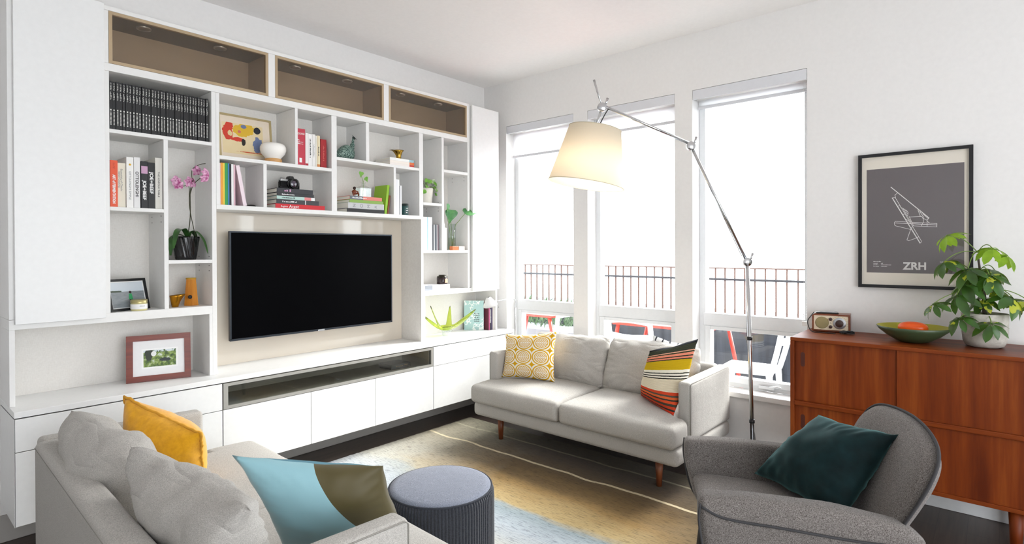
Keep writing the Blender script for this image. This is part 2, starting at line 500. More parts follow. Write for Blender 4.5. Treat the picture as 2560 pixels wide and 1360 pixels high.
def patio_chair(x, y, rz, label):
    t = thing('patio_chair', label, 'chair', (x, y, -0.02), rz, 'white patio chairs')
    M().prism([(0.22, -0.21), (0.23, 0.21), (-0.2, 0.19), (-0.2, -0.19)], 0.43, 0.465, 'z', 0, 0.012).build('seat', PATIOW, t)
    m = M()
    for s in (-1, 1):
        m.tube(smooth_path([(-0.19, s * 0.19, 0.44), (-0.24, s * 0.2, 0.62), (-0.29, s * 0.2, 0.86)]), 0.022, 8)
    m.tube(smooth_path([(-0.29, -0.2, 0.85), (-0.32, 0, 0.87), (-0.29, 0.2, 0.85)]), 0.024, 8)
    m.tube(smooth_path([(-0.27, -0.2, 0.72), (-0.30, 0, 0.71), (-0.27, 0.2, 0.72)]), 0.030, 8)
    m.build('backrest', PATIOW, t)
    for sx, sy in ((0.2, 0.19), (0.2, -0.19), (-0.18, 0.18), (-0.18, -0.18)):
        M().tube([(sx, sy, 0.435), (sx * 1.15, sy * 1.12, 0.0)], [0.026, 0.018], 8).build('leg', PATIOW, t)
patio_chair(5.02, 1.62, math.radians(95), 'white plastic chair beyond the right window, facing left')
patio_chair(4.62, 2.42, 0.0, 'white plastic chair beyond the middle window, tucked under the red table')
patio_chair(4.62, 3.30, math.radians(60), 'white plastic chair beyond the left window beside a red table leg')
LEAFD = plain('5d7a55', 0.6)
t = thing('planter_box', 'grey wooden planter box of shrubs outside the left window', 'planter', (5.87, 4.6, -0.02)); org = (5.87, 4.6, -0.02)
M(org).box(5.62, 6.12, 3.9, 5.6, -0.018, 0.45, bev=0.006).build('box', plain('9a9c9e', 0.8), t)
m = M(org); random.seed(5)
for k in range(420):
    p = Vector((5.87 + random.uniform(-.2, .2), 4.75 + random.uniform(-.8, .8), 0.44))
    d = Vector((random.uniform(-.6, .6), random.uniform(-.6, .6), 1)); L = random.uniform(0.08, 0.16)
    leaf(m, p + d * random.uniform(0, .28), d, (random.uniform(-1, 1), 1, 0), L, 0.03, 0.3, seg=3)
o = m.build('foliage', LEAFD, t); o['kind'] = 'stuff'

# ------------------------------------------------------------------ built-in wall unit
YF = 3.506      # front of the upper unit
YL = 3.380      # front of the low cabinets
def part(parent, org, name, mat, *a, bev=0.0012):
    return M(org).box(*a, bev=bev, seg=1).build(name, mat, parent)
GAPSHADE = plain('77777a', 0.7)  # grey body colour stands in for shadow in the gaps between fronts
# low cabinets
def low_cab(x0, x1, label, fronts, niche=False):
    org = ((x0 + x1) / 2, 3.6, 0.195)
    t = thing('base_cabinet', label, 'cabinet', org)
    m = M(org); z1 = 0.688
    yb = YB - 0.001
    m.box(x0, x0 + 0.018, YL + 0.02, yb, 0.197, z1); m.box(x1 - 0.018, x1, YL + 0.02, yb, 0.197, z1)
    m.box(x0 + 0.018, x1 - 0.018, YL + 0.02, yb, 0.197, 0.215); m.box(x0 + 0.018, x1 - 0.018, YL + 0.02, yb, 0.520, 0.538)
    m.box(x0 + 0.018, x1 - 0.018, yb - 0.012, yb, 0.215, 0.52)
    if not niche:
        m.box(x0 + 0.018, x1 - 0.018, yb - 0.012, yb, 0.538, z1)
    m.build('body', GAPSHADE, t)
    if x0 < 0.5: M(org).box(x0 - 0.0012, x0 - 0.0002, YL, yb, 0.195, z1).build('end_panel', WHITE, t)
    M(org).box(x0, x1, YL + 0.02, yb, 0.195, 0.1968).build('bottom_panel', WHITE2, t)
    for (n, a, b, za, zb) in fronts:
        part(t, org, n, WHITE, a + 0.0018, b - 0.0018, YL, YL + 0.019, za + 0.0018, zb - 0.0018)
    return t, org
low_cab(0.454, 1.360, 'white handleless low cabinet at the left end, behind the grey sofa',
        [('drawer', 0.454, 1.360, 0.535, 0.688), ('door', 0.454, 1.360, 0.195, 0.535)])
low_cab(2.958, 3.950, 'white handleless low cabinet at the right end, beside the two-seat sofa by the windows',
        [('drawer', 2.958, 3.950, 0.535, 0.688), ('door', 2.958, 3.950, 0.195, 0.535)])
t, org = low_cab(1.362, 2.956, 'white low media cabinet under the television with a long glass-fronted slot',
        [('door', 1.362, 1.910, 0.195, 0.535), ('door', 1.910, 2.411, 0.195, 0.535), ('door', 2.411, 2.956, 0.195, 0.535)], niche=True)
NICH = plain('aaa59c', 0.6); FRG = plain('b1afa9', 0.35, 0.3)
m = M(org)
m.box(1.385, 2.933, YL + 0.03, YB - 0.002, 0.5385, 0.545); m.box(1.385, 2.933, YB - 0.02, YB - 0.002, 0.545, 0.687)
m.box(1.381, 1.385, YL + 0.03, YB - 0.002, 0.5385, 0.687); m.box(2.933, 2.937, YL + 0.03, YB - 0.002, 0.5385, 0.687)
m.box(1.385, 2.933, YL + 0.03, YB - 0.02, 0.682, 0.687)
m.build('slot_lining', NICH, t)
m = M(org); fx0, fx1, fz0, fz1 = 1.365, 2.953, 0.537, 0.686; w = 0.018
m.box(fx0, fx1, YL, YL + 0.02, fz0, fz0 + w); m.box(fx0, fx1, YL, YL + 0.02, fz1 - w, fz1)
m.box(fx0, fx0 + w + 0.008, YL, YL + 0.02, fz0 + w, fz1 - w); m.box(fx1 - w, fx1, YL, YL + 0.02, fz0 + w, fz1 - w)
fl = m.build('flap_door', FRG, t)
M(org).box(fx0 + w, fx1 - w, YL + 0.008, YL + 0.012, fz0 + w, fz1 - w).build('flap_glass', pane_mat('smoked_glass', (0.84, 0.85, 0.83, 1), 0.06), fl)
org = (2.2, 3.55, 0.69)
o = M(org).box(0.453, 3.953, YL, YB - 0.001, 0.692, 0.72, bev=0.0015, seg=1).build('worktop', WHITE)
tag(o, 'long white worktop running the whole length of the wall unit above the low cabinets', 'worktop')

# shelving units
yb = YB - 0.001
def unit(name, label, cat, org): return thing(name, label, cat, org)
B = 0.0012
def V(t, org, x0, x1, z0, z1, n='side_panel', y0=YF, mat=None): part(t, org, n, mat or WHITE2, x0, x1, y0, yb, z0, z1)
def H(t, org, x0, x1, z0, z1, n='shelf', y0=YF): part(t, org, n, WHITE2, x0, x1, y0, yb, z0, z1)
yi = yb - 0.008
def back(t, org, x0, x1, z0, z1): M(org).box(x0, x1, yi, yb, z0, z1).build('back_panel', LINEN, t)
# left column
org = (0.9, 3.64, 0.72)
t = unit('shelving_unit', 'left white shelving unit with the black volumes, orchid and open alcove', 'shelves', org)
V(t, org, 0.454, 0.475, 0.7205, 1.082); V(t, org, 1.339, 1.357, 0.7205, 1.082)
H(t, org, 0.454, 1.357, 1.082, 1.130, 'bottom_board')
V(t, org, 0.832, 0.854, 1.130, 2.39); V(t, org, 1.357, 1.382, 0.7205, 2.39)
H(t, org, 0.854, 1.357, 2.071, 2.091); V(t, org, 1.105, 1.127, 1.130, 2.071, 'divider')
H(t, org, 0.854, 1.105, 1.665, 1.685); H(t, org, 1.127, 1.357, 1.381, 1.401)
back(t, org, 0.475, 1.339, 0.7205, 1.082); back(t, org, 0.854, 1.105, 1.130, 2.071); back(t, org, 1.127, 1.357, 1.130, 2.071); back(t, org, 0.854, 1.357, 2.091, 2.39)
PIN = plain('55585c', 0.4, 0.6)
def pins(t, org, x, zs, ylist=(3.55, 3.70)):
    m = M(org)
    for z in zs:
        for y in ylist: m.obox(Matrix.Translation((x, y, z)), 0.002, 0.005, 0.005)
    m.build('shelf_pins', PIN, t)
pins(t, org, 1.104, [1.648, 1.615]); pins(t, org, 1.356, [1.365, 1.335, 1.42])
# left wall cupboard
org = (0.65, 3.64, 1.108)
t = unit('wall_cupboard', 'tall white wall cupboard with one plain door at the left end', 'cupboard', org)
M(org).box(0.454, 0.831, YF, yb, 1.131, 2.728, bev=B, seg=1).build('body', WHITE2, t)
M(org).box(0.474, 0.830, YF - 0.021, YF - 0.002, 1.108, 2.73, bev=0.002).build('door', WHITE, t)
# centre
org = (2.17, 3.64, 1.70)
t = unit('shelving_unit', 'centre white shelving unit over the television, two rows of open cubbies', 'shelves', org)
H(t, org, 1.3825, 2.966, 1.700, 1.728, 'bottom_board'); V(t, org, 1.3825, 1.402, 1.728, 2.39)
H(t, org, 1.402, 2.145, 2.000, 2.022); V(t, org, 1.878, 1.897, 2.022, 2.39, 'divider'); V(t, org, 1.665, 1.687, 1.728, 2.0, 'divider')
V(t, org, 2.145, 2.186, 1.728, 2.39, 'divider'); H(t, org, 2.186, 2.926, 2.087, 2.108)
V(t, org, 2.427, 2.454, 2.108, 2.39, 'divider'); V(t, org, 2.675, 2.696, 1.728, 2.087, 'divider'); V(t, org, 2.926, 2.966, 1.728, 2.39)
V(t, org, 2.941, 2.966, 0.7205, 1.700, 'side_panel', YF, LINEN)
back(t, org, 1.402, 2.145, 1.728, 2.39); back(t, org, 2.186, 2.926, 1.728, 2.39)
g = G('beige_gloss_panel'); g.color('d9cfc0'); g.set(rough=0.05, spec=0.5, coat=0.6); g.b.inputs['Coat Roughness'].default_value = 0.02
M(org).box(1.3825, 2.940, YB - 0.012, yb, 0.7205, 1.699).build('back_panel', g.m, t)['label'] = 'glossy beige back panel behind the television'
# right column
org = (3.3, 3.64, 0.72)
t = unit('shelving_unit', 'right white shelving unit with narrow niches beside the windows', 'shelves', org)
V(t, org, 2.9665, 2.983, 0.7205, 1.083); V(t, org, 3.822, 3.843, 0.7205, 1.083)
H(t, org, 2.9665, 3.843, 1.083, 1.123, 'bottom_board')
V(t, org, 3.166, 3.190, 1.451, 2.39, 'divider'); H(t, org, 2.9665, 3.166, 1.818, 1.839); H(t, org, 3.190, 3.466, 2.103, 2.127)
H(t, org, 2.9665, 3.466, 1.430, 1.451); V(t, org, 3.466, 3.488, 1.123, 2.728)
back(t, org, 2.983, 3.822, 0.7205, 1.083); back(t, org, 2.967, 3.466, 1.123, 1.430); back(t, org, 2.967, 3.466, 1.451, 2.39)
pins(t, org, 3.4655, [2.14, 2.09, 2.06]); pins(t, org, 3.165, [1.85, 1.805, 1.78])
org = (3.68, 3.64, 1.093)
t = unit('wall_cupboard', 'tall white wall cupboard at the right end next to the first window', 'cupboard', org)
M(org).box(3.492, 3.843, YF + 0.01, yb, 1.124, 2.72, bev=B, seg=1).build('body', WHITE2, t)
M(org).box(3.508, 3.849, YF - 0.021, YF + 0.004, 1.093, 2.72, bev=0.002).build('door', WHITE, t)
# display boxes
TAUPE = plain('a8947c', 0.45); TFR = plain('b9a384', 0.35, 0.2); TOPD = plain('5f5346', 0.4)
gl = [pane_mat('bronze_glass_%d' % k, c, 0.055) for k, c in enumerate([(0.93, 0.90, 0.86, 1)])][0]
LAMPR = plain('b9b6b0', 0.3, 0.9)
for (x0, x1, txt) in ((0.854, 1.700, 'longest bronze-glass display cabinet, top left above the black volumes'),
                      (1.746, 2.586, 'bronze-glass display cabinet in the middle of the top row'),
                      (2.634, 3.460, 'bronze-glass display cabinet at the right end of the top row')):
    org = ((x0 + x1) / 2, 3.64, 2.43)
    t = unit('display_cabinet', txt, 'cabinet', org)
    m = M(org); za, zb = 2.432, 2.704
    m.box(x0, x0 + 0.012, YF + 0.02, yb, za, zb); m.box(x1 - 0.012, x1, YF + 0.02, yb, za, zb)
    m.box(x0 + 0.012, x1 - 0.012, YF + 0.02, yb, za, za + 0.01); m.box(x0 + 0.012, x1 - 0.012, yb - 0.01, yb, za + 0.01, zb)
    m.box(x0 + 0.012, x1 - 0.012, YF + 0.02, yb - 0.01, zb - 0.012, zb, mi=1)
    m.build('lining', [TAUPE, TOPD], t)
    m = M(org); w = 0.016
    m.box(x0, x1, YF, YF + 0.019, za, za + w); m.box(x0, x1, YF, YF + 0.019, zb - w, zb)
    m.box(x0, x0 + w, YF, YF + 0.019, za + w, zb - w); m.box(x1 - w, x1, YF, YF + 0.019, za + w, zb - w)
    dr = m.build('glass_door', TFR, t)
    M(org).box(x0 + w, x1 - w, YF + 0.008, YF + 0.012, za + w, zb - w).build('pane', gl, dr)
    for f in (0.22, 0.70):
        xc = x0 + (x1 - x0) * f
        d = M(org).lathe([(0.036, zb - 0.013), (0.036, zb - 0.020), (0.026, zb - 0.021), (0.024, zb - 0.014), (0, zb - 0.014)], (xc, 3.60, 0), 28).build('downlight', LAMPR, t)
# carcass boards around the display boxes
org = (2.2, 3.64, 2.39)
t = unit('cabinet_surround', 'white surround of the top row of bronze-glass cabinets', 'cabinet', org)
H(t, org, 0.832, 3.466, 2.391, 2.431, 'bottom_board'); H(t, org, 0.832, 3.466, 2.705, 2.728, 'top_board')
for a, b in ((0.832, 0.853), (1.701, 1.745), (2.587, 2.633), (3.461, 3.4655)): V(t, org, a, b, 2.4315, 2.7045, 'post')

# ------------------------------------------------------------------ television
org = (2.14, 3.70, 0.90)
t = thing('television', 'large wall-mounted black flat television with grey bezel', 'television', org)
M(org).box(1.95, 2.34, 3.672, 3.757, 1.05, 1.45, bev=0.01).build('wall_mount', DARK, t)
tx0, tx1, tz0, tz1 = 1.514, 2.760, 0.884, 1.576
M(org).box(tx0, tx1, 3.650, 3.672, tz0, tz1, bev=0.004).build('case', plain('1b1d20', 0.4), t)
m = M(org); w = 0.009
m.box(tx0, tx1, 3.644, 3.652, tz0, tz0 + w + 0.004); m.box(tx0, tx1, 3.644, 3.652, tz1 - w, tz1)
m.box(tx0, tx0 + w, 3.644, 3.652, tz0 + w, tz1 - w); m.box(tx1 - w, tx1, 3.644, 3.652, tz0 + w, tz1 - w)
m.build('bezel', plain('3a3f46', 0.35, 0.6), t)
g = G('screen_black'); g.color((0.002, 0.002, 0.0025, 1)); g.set(rough=0.3, spec=0.02)
M(org).box(tx0 + w, tx1 - w, 3.647, 3.650, tz0 + w, tz1 - w).build('screen', g.m, t)
M(org).box(2.115, 2.165, 3.640, 3.645, tz0 - 0.002, tz0 + 0.010, bev=0.002).build('badge', plain('c9ccd0', 0.3, 0.8), t)
# small black receiver in the slot
org = (2.7, 3.55, 0.545)
t = thing('cable_box', 'small black receiver box behind the glass slot under the television', 'receiver', org)
M(org).box(2.615, 2.80, 3.47, 3.62, 0.549, 0.585, bev=0.004).build('case', BLACK, t)
M(org).box(2.62, 2.795, 3.4685, 3.4705, 0.553, 0.581).build('front_panel', plain('2b2e33', 0.2), t)
m = M(org)
for k in range(5): m.box(2.66 + k * 0.014, 2.668 + k * 0.014, 3.4675, 3.469, 0.566, 0.569)
m.box(2.74, 2.77, 3.4675, 3.469, 0.570, 0.573); m.build('buttons', plain('c8a060', 0.4), t)
m = M(org)
for x in (2.63, 2.785): m.lathe([(0.008, 0), (0.008, 0.005), (0, 0.005)], (x, 3.49, 0.545), 12); m.lathe([(0.008, 0), (0.008, 0.005), (0, 0.005)], (x, 3.60, 0.545), 12)
m.build('feet', BLACK, t)
# ------------------------------------------------------------------ books
PAGE = plain('f3eee2', 0.8)
INKW = plain('f4f4f2', 0.6); INKB = plain('222222', 0.6); INKR = plain('b5283a', 0.6); INKG = plain('8b8d90', 0.6)
def book(name, label, x, y, z, t, h, d, col, cat='book', flat=False, title=None, ink=None, rot=0.0, lean=0.0, group=None,
         rough=0.45, tsize=None, tpos=0.5, tlen=0.6, pages=PAGE, bands=None, bold=0.0, mat=None):
    """standing: spine towards -y, lower left front corner at (x, y, z); flat: same corner, spine along x"""
    o = thing(name, label, cat, (x, y, z), 0, group)
    if flat:
        o.location = (x + h, y, z); o.rotation_euler = (0, -PI / 2, 0)
        if rot:
            Rz = Matrix.Rotation(rot, 4, 'Z'); mw = Matrix.Translation((x, y, z)) @ Rz @ Matrix.Translation((h, 0, 0)) @ Matrix.Rotation(-PI / 2, 4, 'Y')
            o.location = mw.to_translation(); o.rotation_euler = mw.to_euler()
    else:
        o.rotation_euler = (0, lean, rot)
    cm = mat or plain(col, rough)
    c = min(0.0028, t * 0.18); m = M()
    m.box(0, c, 0, d, 0, h); m.box(t - c, t, 0, d, 0, h); m.box(c, t - c, 0, c, 0, h)
    m.build('cover', cm, o)
    M().box(c, t - c, c, d - 0.003, 0.002, h - 0.002).build('pages', pages, o)
    if bands:
        for (a, b, bc) in bands:
            M().box(0.0002, t - 0.0002, -0.0004, 0.0001, h * a, h * b).build('spine_band', plain(bc, rough), o)
    if title:
        sz = tsize or t * 0.72
        L = h * tlen
        mx = frame_mx((t * 0.5 - sz * 0.34, -0.0009, h * tpos + L / 2), (0, 0, -1), (1, 0, 0))
        if title[0] == '~': print_marks(L, sz, ink or INKW, o, mx, int(x * 1000 + z * 100))
        else: lettering(title, sz, ink or INKW, o, mx, width=L, bold=bold)
    return o

# 33 black volumes
def vol_mat(seed):
    g = G('black_volume_spine')
    s = g.sep(); z = s[2]; x = s[0]
    inside = g.math('MULTIPLY', g.math('GREATER_THAN', x, 0.0042), g.math('LESS_THAN', x, 0.0098))
    front = g.math('LESS_THAN', s[1], 0.0006)
    n = g.new('ShaderNodeTexNoise'); n.inputs['Scale'].default_value = 1; n.inputs['Detail'].default_value = 1
    g.link(g.mapping((300, 1, 300)), n.inputs['Vector'])
    ink = g.math('GREATER_THAN', n.outputs['Fac'], 0.52)
    def between(a, b): return g.math('MULTIPLY', g.math('GREATER_THAN', z, a), g.math('LESS_THAN', z, b))
    t1 = g.math('MULTIPLY', between(0.205, 0.243), ink); t2 = g.math('MULTIPLY', between(0.155, 0.196), ink)
    dots = g.math('MULTIPLY', between(0.022, 0.092), g.math('GREATER_THAN', g.math('FRACT', g.math('MULTIPLY', z, 140)), 0.45))
    top = between(0.098, 0.106)
    k = g.math('ADD', g.math('ADD', t1, t2), g.math('ADD', dots, top))
    k = g.math('MULTIPLY', g.math('MULTIPLY', g.math('MINIMUM', k, 1), inside), front)
    g.color(g.mix(g.math('MULTIPLY', k, 0.8), '0c0c0e', 'f0efe8')); g.set(rough=0.4); return g.m
VM = [vol_mat(k) for k in range(1)]
n = 33; wv = (1.346 - 0.858) / n
m = M(); t_ = wv - 0.0012; c = 0.002
m.box(0, c, 0, 0.19, 0, 0.252); m.box(t_ - c, t_, 0, 0.19, 0, 0.252); m.box(c, t_ - c, 0, c, 0, 0.252)
v0 = thing('softcover_volume', 'black softcover volume with small white spine print on the top left shelf', 'book', (0.858, 3.522, 2.0915), 0, 'black volumes on the top left shelf')
m.build('cover', VM[0], v0)
M().box(c, t_ - c, c, 0.187, 0.001, 0.2505).build('pages', PAGE, v0)
for i in range(1, n):
    r = v0.copy(); COL.objects.link(r); r.location = (0.858 + i * wv, 3.522 + 0.003 * math.sin(i * 2.3), 2.0915)
    for ch in list(v0.children):
        cc = ch.copy(); COL.objects.link(cc); cc.parent = r

# cookbooks on the shelf below
Z = 1.6855; Y = 3.522
GRP = 'cookbooks on the left shelf'
book('cookbook', 'orange book about fermentation at the left end of the cookbook row', 0.860, Y, Z, 0.033, 0.245, 0.2, 'e2542a', title='ART of FERMENTATION', tsize=0.017, tpos=0.38, tlen=0.62, group=GRP, bold=0.0006)
lettering('KATZ', 0.012, plain('b83a1c', 0.5), [q for q in COL.objects if q.name.startswith('cookbook')][-1], frame_mx((0.012, -0.0009, 0.232), (0, 0, -1), (1, 0, 0)), width=0.03)
book('cookbook', 'cream Italian cooking book, second in the cookbook row', 0.895, Y + .01, Z, 0.036, 0.235, 0.2, 'e9e3d0', title='Essentials of Classic', tsize=0.013, ink=INKG, tpos=0.62, tlen=0.5, group=GRP)
lettering('Italian Cooking', 0.013, INKG, [q for q in COL.objects if q.name.startswith('cookbook')][-1], frame_mx((0.004, -0.0009, 0.190), (0, 0, -1), (1, 0, 0)), width=0.085)
book('cookbook', 'white cookbook with a small yellow dot on its spine', 0.933, Y, Z, 0.032, 0.270, 0.2, 'efeeea', title='OTTOLENGHI SIMPLE', tsize=0.013, ink=INKG, tpos=0.44, tlen=0.56, group=GRP)
M().lathe([(0.0055, 0), (0.0055, .0006), (0, .0006)], n=20, mat=Matrix.Translation((0.016, -0.0002, 0.230)) @ Matrix.Rotation(PI / 2, 4, 'X')).build('yellow_dot', plain('dfae2c', 0.5), [q for q in COL.objects if q.name.startswith('cookbook')][-1])
book('cookbook', 'white cookbook with bold dark capitals on its spine and no dot', 0.967, Y, Z, 0.029, 0.273, 0.2, 'e6e5e4', title='OTTOLENGHI', tsize=0.020, ink=INKB, tpos=0.47, tlen=0.50, group=GRP, bold=0.0003)
book('cookbook', 'black cookbook with a pink picture at the top of its spine', 1.001, Y, Z, 0.031, 0.255, 0.2, '131315', title='JOE+BEEF', tsize=0.022, tpos=0.38, tlen=0.42, group=GRP, bands=[(0.74, 0.9, 'c59ab8')], bold=0.0006)
book('cookbook', 'all-black cookbook with white block capitals and no picture', 1.034, Y, Z, 0.032, 0.252, 0.2, '101010', title='JOE+BEEF', tsize=0.022, tpos=0.55, tlen=0.48, group=GRP, bold=0.0006)
book('cookbook', 'cream linen cookbook at the right end of the cookbook row', 1.068, Y, Z, 0.034, 0.282, 0.2, 'dbd8cf', title='THE KINFOLK TABLE', tsize=0.012, ink=INKB, tpos=0.48, tlen=0.5, group=GRP)
# red and white row
Z = 2.0225; Y = 3.535; GRP = 'books in the small top cubby'
book('hardback_book', 'thick red hardback at the left of the top cubby', 1.905, Y, Z, 0.060, 0.245, 0.17, 'c23a4c', group=GRP)
o = bpy.data.objects[-1] if False else [x for x in COL.objects if x.name.startswith('hardback_book')][-1]
lettering('GRASS', 0.020, INKW, o, frame_mx((0.006, -0.0009, 0.205), (1, 0, 0), (0, 0, 1)), width=0.048)
for i_ in range(3): print_marks((0.02, 0.045, 0.042)[i_], 0.010, INKW, o, frame_mx((0.006, -0.0009, 0.165 - i_ * .012), (1, 0, 0), (0, 0, 1)), i_ + 3)
M().box(0.018, 0.036, -0.0006, 0, 0.02, 0.05).build('publisher_mark', INKW, o)
book('paperback_book', 'slim white paperback touching the thick red hardback', 1.9665, Y, Z, 0.020, 0.222, 0.15, 'f2efec', group=GRP, bands=[(0.0, 0.08, 'b5283a')])
book('paperback_book', 'white paperback with stacked black words on its spine', 1.988, Y, Z, 0.027, 0.220, 0.15, 'f4f2f0', title='~', ink=INKB, tsize=0.011, tlen=0.6, tpos=0.55, group=GRP)
book('paperback_book', 'white paperback with small grey title right of the stacked words', 2.0165, Y, Z, 0.023, 0.222, 0.15, 'f0eeea', title='~', ink=INKG, tsize=0.009, tlen=0.4, group=GRP)
book('paperback_book', 'thin ivory paperback between white and cream spines', 2.041, Y, Z, 0.010, 0.215, 0.15, 'e6e2d4', group=GRP)
book('paperback_book', 'cream paperback with orange foot left of the dark red book', 2.053, Y, Z, 0.021, 0.218, 0.15, 'e9d9b4', title='~', ink=INKB, tsize=0.009, tlen=0.3, group=GRP, bands=[(0, 0.1, 'd98b4c')])
book('hardback_book', 'dark red hardback at the right end of the small top cubby', 2.078, Y, Z, 0.045, 0.198, 0.16, 'a81f26', title='~', ink=plain('d0655c', 0.5), tsize=0.012, tlen=0.55, group=GRP)
# magazines, left low cubby
Z = 1.7285; Y = 3.53; GRP = 'magazines leaning in the left low cubby'
xm = 1.405
for lab, w, c, h in (('pale pink magazine at the far left of the magazine row', 0.012, 'ead6da', 0.250), ('orange magazine second in the magazine row', 0.014, 'eba23c', 0.253),
                     ('yellow magazine between orange and green ones', 0.010, 'ecd24a', 0.253), ('green magazine in the middle of the magazine row', 0.018, '2f9a52', 0.254),
                     ('blue magazine right of the green one', 0.009, '3d7fb8', 0.253), ('black magazine in the magazine row', 0.011, '1c1e24', 0.250),
                     ('white magazine right of the black one', 0.014, 'f1efef', 0.251), ('rose magazine at the right of the upright row', 0.010, 'dfb6c0', 0.250)):
    book('magazine', lab, xm, Y, Z, w - 0.001, h, 0.2, c, group=GRP, cat='magazine'); xm += w
book('magazine', 'white and pink board leaning left against the magazine row', 1.550, Y, Z + 0.001, 0.022, 0.248, 0.2, 'f1dfe6', group=GRP, cat='magazine', lean=-0.18)
# stack with red book under the camera
Y = 3.535; GRP = 'books stacked flat under the camera'
z = 1.7285
for lab, x, h, th, c, ti, ink, bands, ts in (
    ('red book with white lettering at the bottom of the stack', 1.757, 0.345, 0.030, 'cf1f2c', 'Atget', INKW, None, 0.028),
    ('dark grey art book resting on the red one', 1.764, 0.295, 0.029, '3a3b40', '~', INKW, [(0.32, 0.34, 'e8e8e8')], 0.012),
    ('pale mint and pink book in the middle of the stack', 1.766, 0.262, 0.021, 'b9d8d0', '~', INKB, [(0.0, 0.10, 'f0f0ee'), (0.10, 0.28, 'e0888a')], 0.010),
    ('black book lying just under the top one', 1.766, 0.256, 0.021, '2c2d32', '~', INKW, None, 0.010),
    ('black book on top, directly under the camera', 1.766, 0.250, 0.029, '313238', '~~', plain('c79ab8', 0.5), None, 0.022)):
    o = book('art_book', lab, x, Y, z, th, h, 0.21, c, flat=True, group=GRP, title=ti, ink=ink, tsize=ts, tpos=0.70 if ti != 'Atget' else 0.64, tlen=0.34 if ti not in ('~~', 'Atget') else 0.2, bands=bands, rot=-0.03)
    if ti == 'Atget': lettering('Eug\u00e8ne', 0.015, INKW, o, frame_mx((0.009, -0.0009, h * 0.90), (0, 0, -1), (1, 0, 0)), width=0.045)
    z += th + 0.0006
ZC1 = z
# stack with the grey NOMA book
GRP = 'books stacked flat in the right low cubby'
z = 1.7285
for lab, x, h, th, c, ti, ink, bands, ts, tl in (
    ('black glossy book at the bottom of the right low cubby stack', 2.284, 0.324, 0.028, '141416', None, None, None, 0.01, 0.3),
    ('light grey book with four big sideways letters on its spine', 2.293, 0.312, 0.042, 'c7c8c8', 'N O M A', INKG, None, 0.034, 0.70),
    ('lime green book on the light grey lettered book', 2.306, 0.292, 0.022, '86a94a', None, None, None, 0.01, 0.3),
    ('slate and coral book topping the right low cubby stack', 2.308, 0.278, 0.026, 'e08274', '~g', INKW, [(0.6, 1.0, '6b6e75')], 0.012, 0.45)):
    o_ = book('art_book', lab, x, Y, z, th, h, 0.21, c, flat=True, group=GRP, title=ti if ti != 'N O M A' else None, ink=ink, tsize=ts, tlen=tl, tpos=0.55 if ti != '~g' else 0.7, bands=bands, bold=0)
    if ti == 'N O M A':
        for k_, ch_ in enumerate('NOMA'): lettering(ch_, 0.034, INKG, bpy.data.objects[o_.name], frame_mx((0.008, -0.0009, h - 0.062 - k_ * 0.062), (1, 0, 0), (0, 0, 1)), bold=0.0)
    z += th + 0.0006
ZN = z
book('notebook', 'bright lime green notebook leaning beside the right low cubby stack', 2.612, 3.538, 1.7295, 0.020, 0.225, 0.16, '9acb2f', lean=0.125)
book('paperback_book', 'thin brown book leaning right of the lime green notebook', 2.6345, 3.534, 1.7295, 0.012, 0.145, 0.15, '8a4a2a', lean=0.125)
# white magazines, far right low cubby
GRP = 'white magazines in the narrow low cubby'; xm = 2.700
for k, (w, h, c) in enumerate(((0.018, 0.275, 'f4f4f4'), (0.015, 0.275, 'ececee'), (0.014, 0.272, 'f6f6f6'), (0.006, 0.225, '4a4c52'), (0.017, 0.228, 'eaeaec'))):
    lab = ['leftmost tall white magazine in the narrow low cubby', 'second tall white magazine in the narrow low cubby', 'third tall white magazine in the narrow low cubby', 'thin dark booklet between white magazines in the low cubby', 'shorter white magazine next to the dark green tin'][k]
    book('magazine', lab, xm, 3.53, 1.7285, w - .001, h, 0.2, c, cat='magazine', group=GRP); xm += w
t = thing('tin_canister', 'small dark green tin with white lettering beside white magazines', 'tin', (2.823, 3.56, 1.7285))
M((2.823, 3.56, 1.7285)).lathe([(0, 1.7285), (0.026, 1.7285), (0.027, 1.731), (0.027, 1.800), (0.026, 1.803), (0, 1.803)], (2.823, 3.56, 0), 28).build('body', plain('1f4a48', 0.35), t)
M((2.823, 3.56, 1.7285)).lathe([(0.0275, 1.803), (0.0275, 1.819), (0.025, 1.821), (0, 1.821)], (2.823, 3.56, 0), 28).build('lid', plain('26312f', 0.3, 0.4), t)
for i in range(3): print_marks(0.02, 0.012, INKW, t, frame_mx((-0.010, -0.0278, 0.018 + 0.017 * i), (1, 0, 0), (0, 0, 1)), 30 + i)
# thin books under the brass flower
z = 2.1085; GRP = 'thin books under the brass flower'
for lab, c, b, w in (('red-ended white thin book at the bottom under the brass flower', 'f3ebe4', 'cc3b2c', 0.236), ('orange-ended white thin book in the middle under the brass flower', 'f5ece2', 'e8743a', 0.236), ('white thin book with pale blue end on top', 'f5f4f0', '9cc4cf', 0.234)):
    book('thin_book', lab, 2.662, 3.535, z, 0.0195, w, 0.19, c, flat=True, group=GRP, bands=[(0.0, 0.2, b)]); z += 0.0200
ZB = z
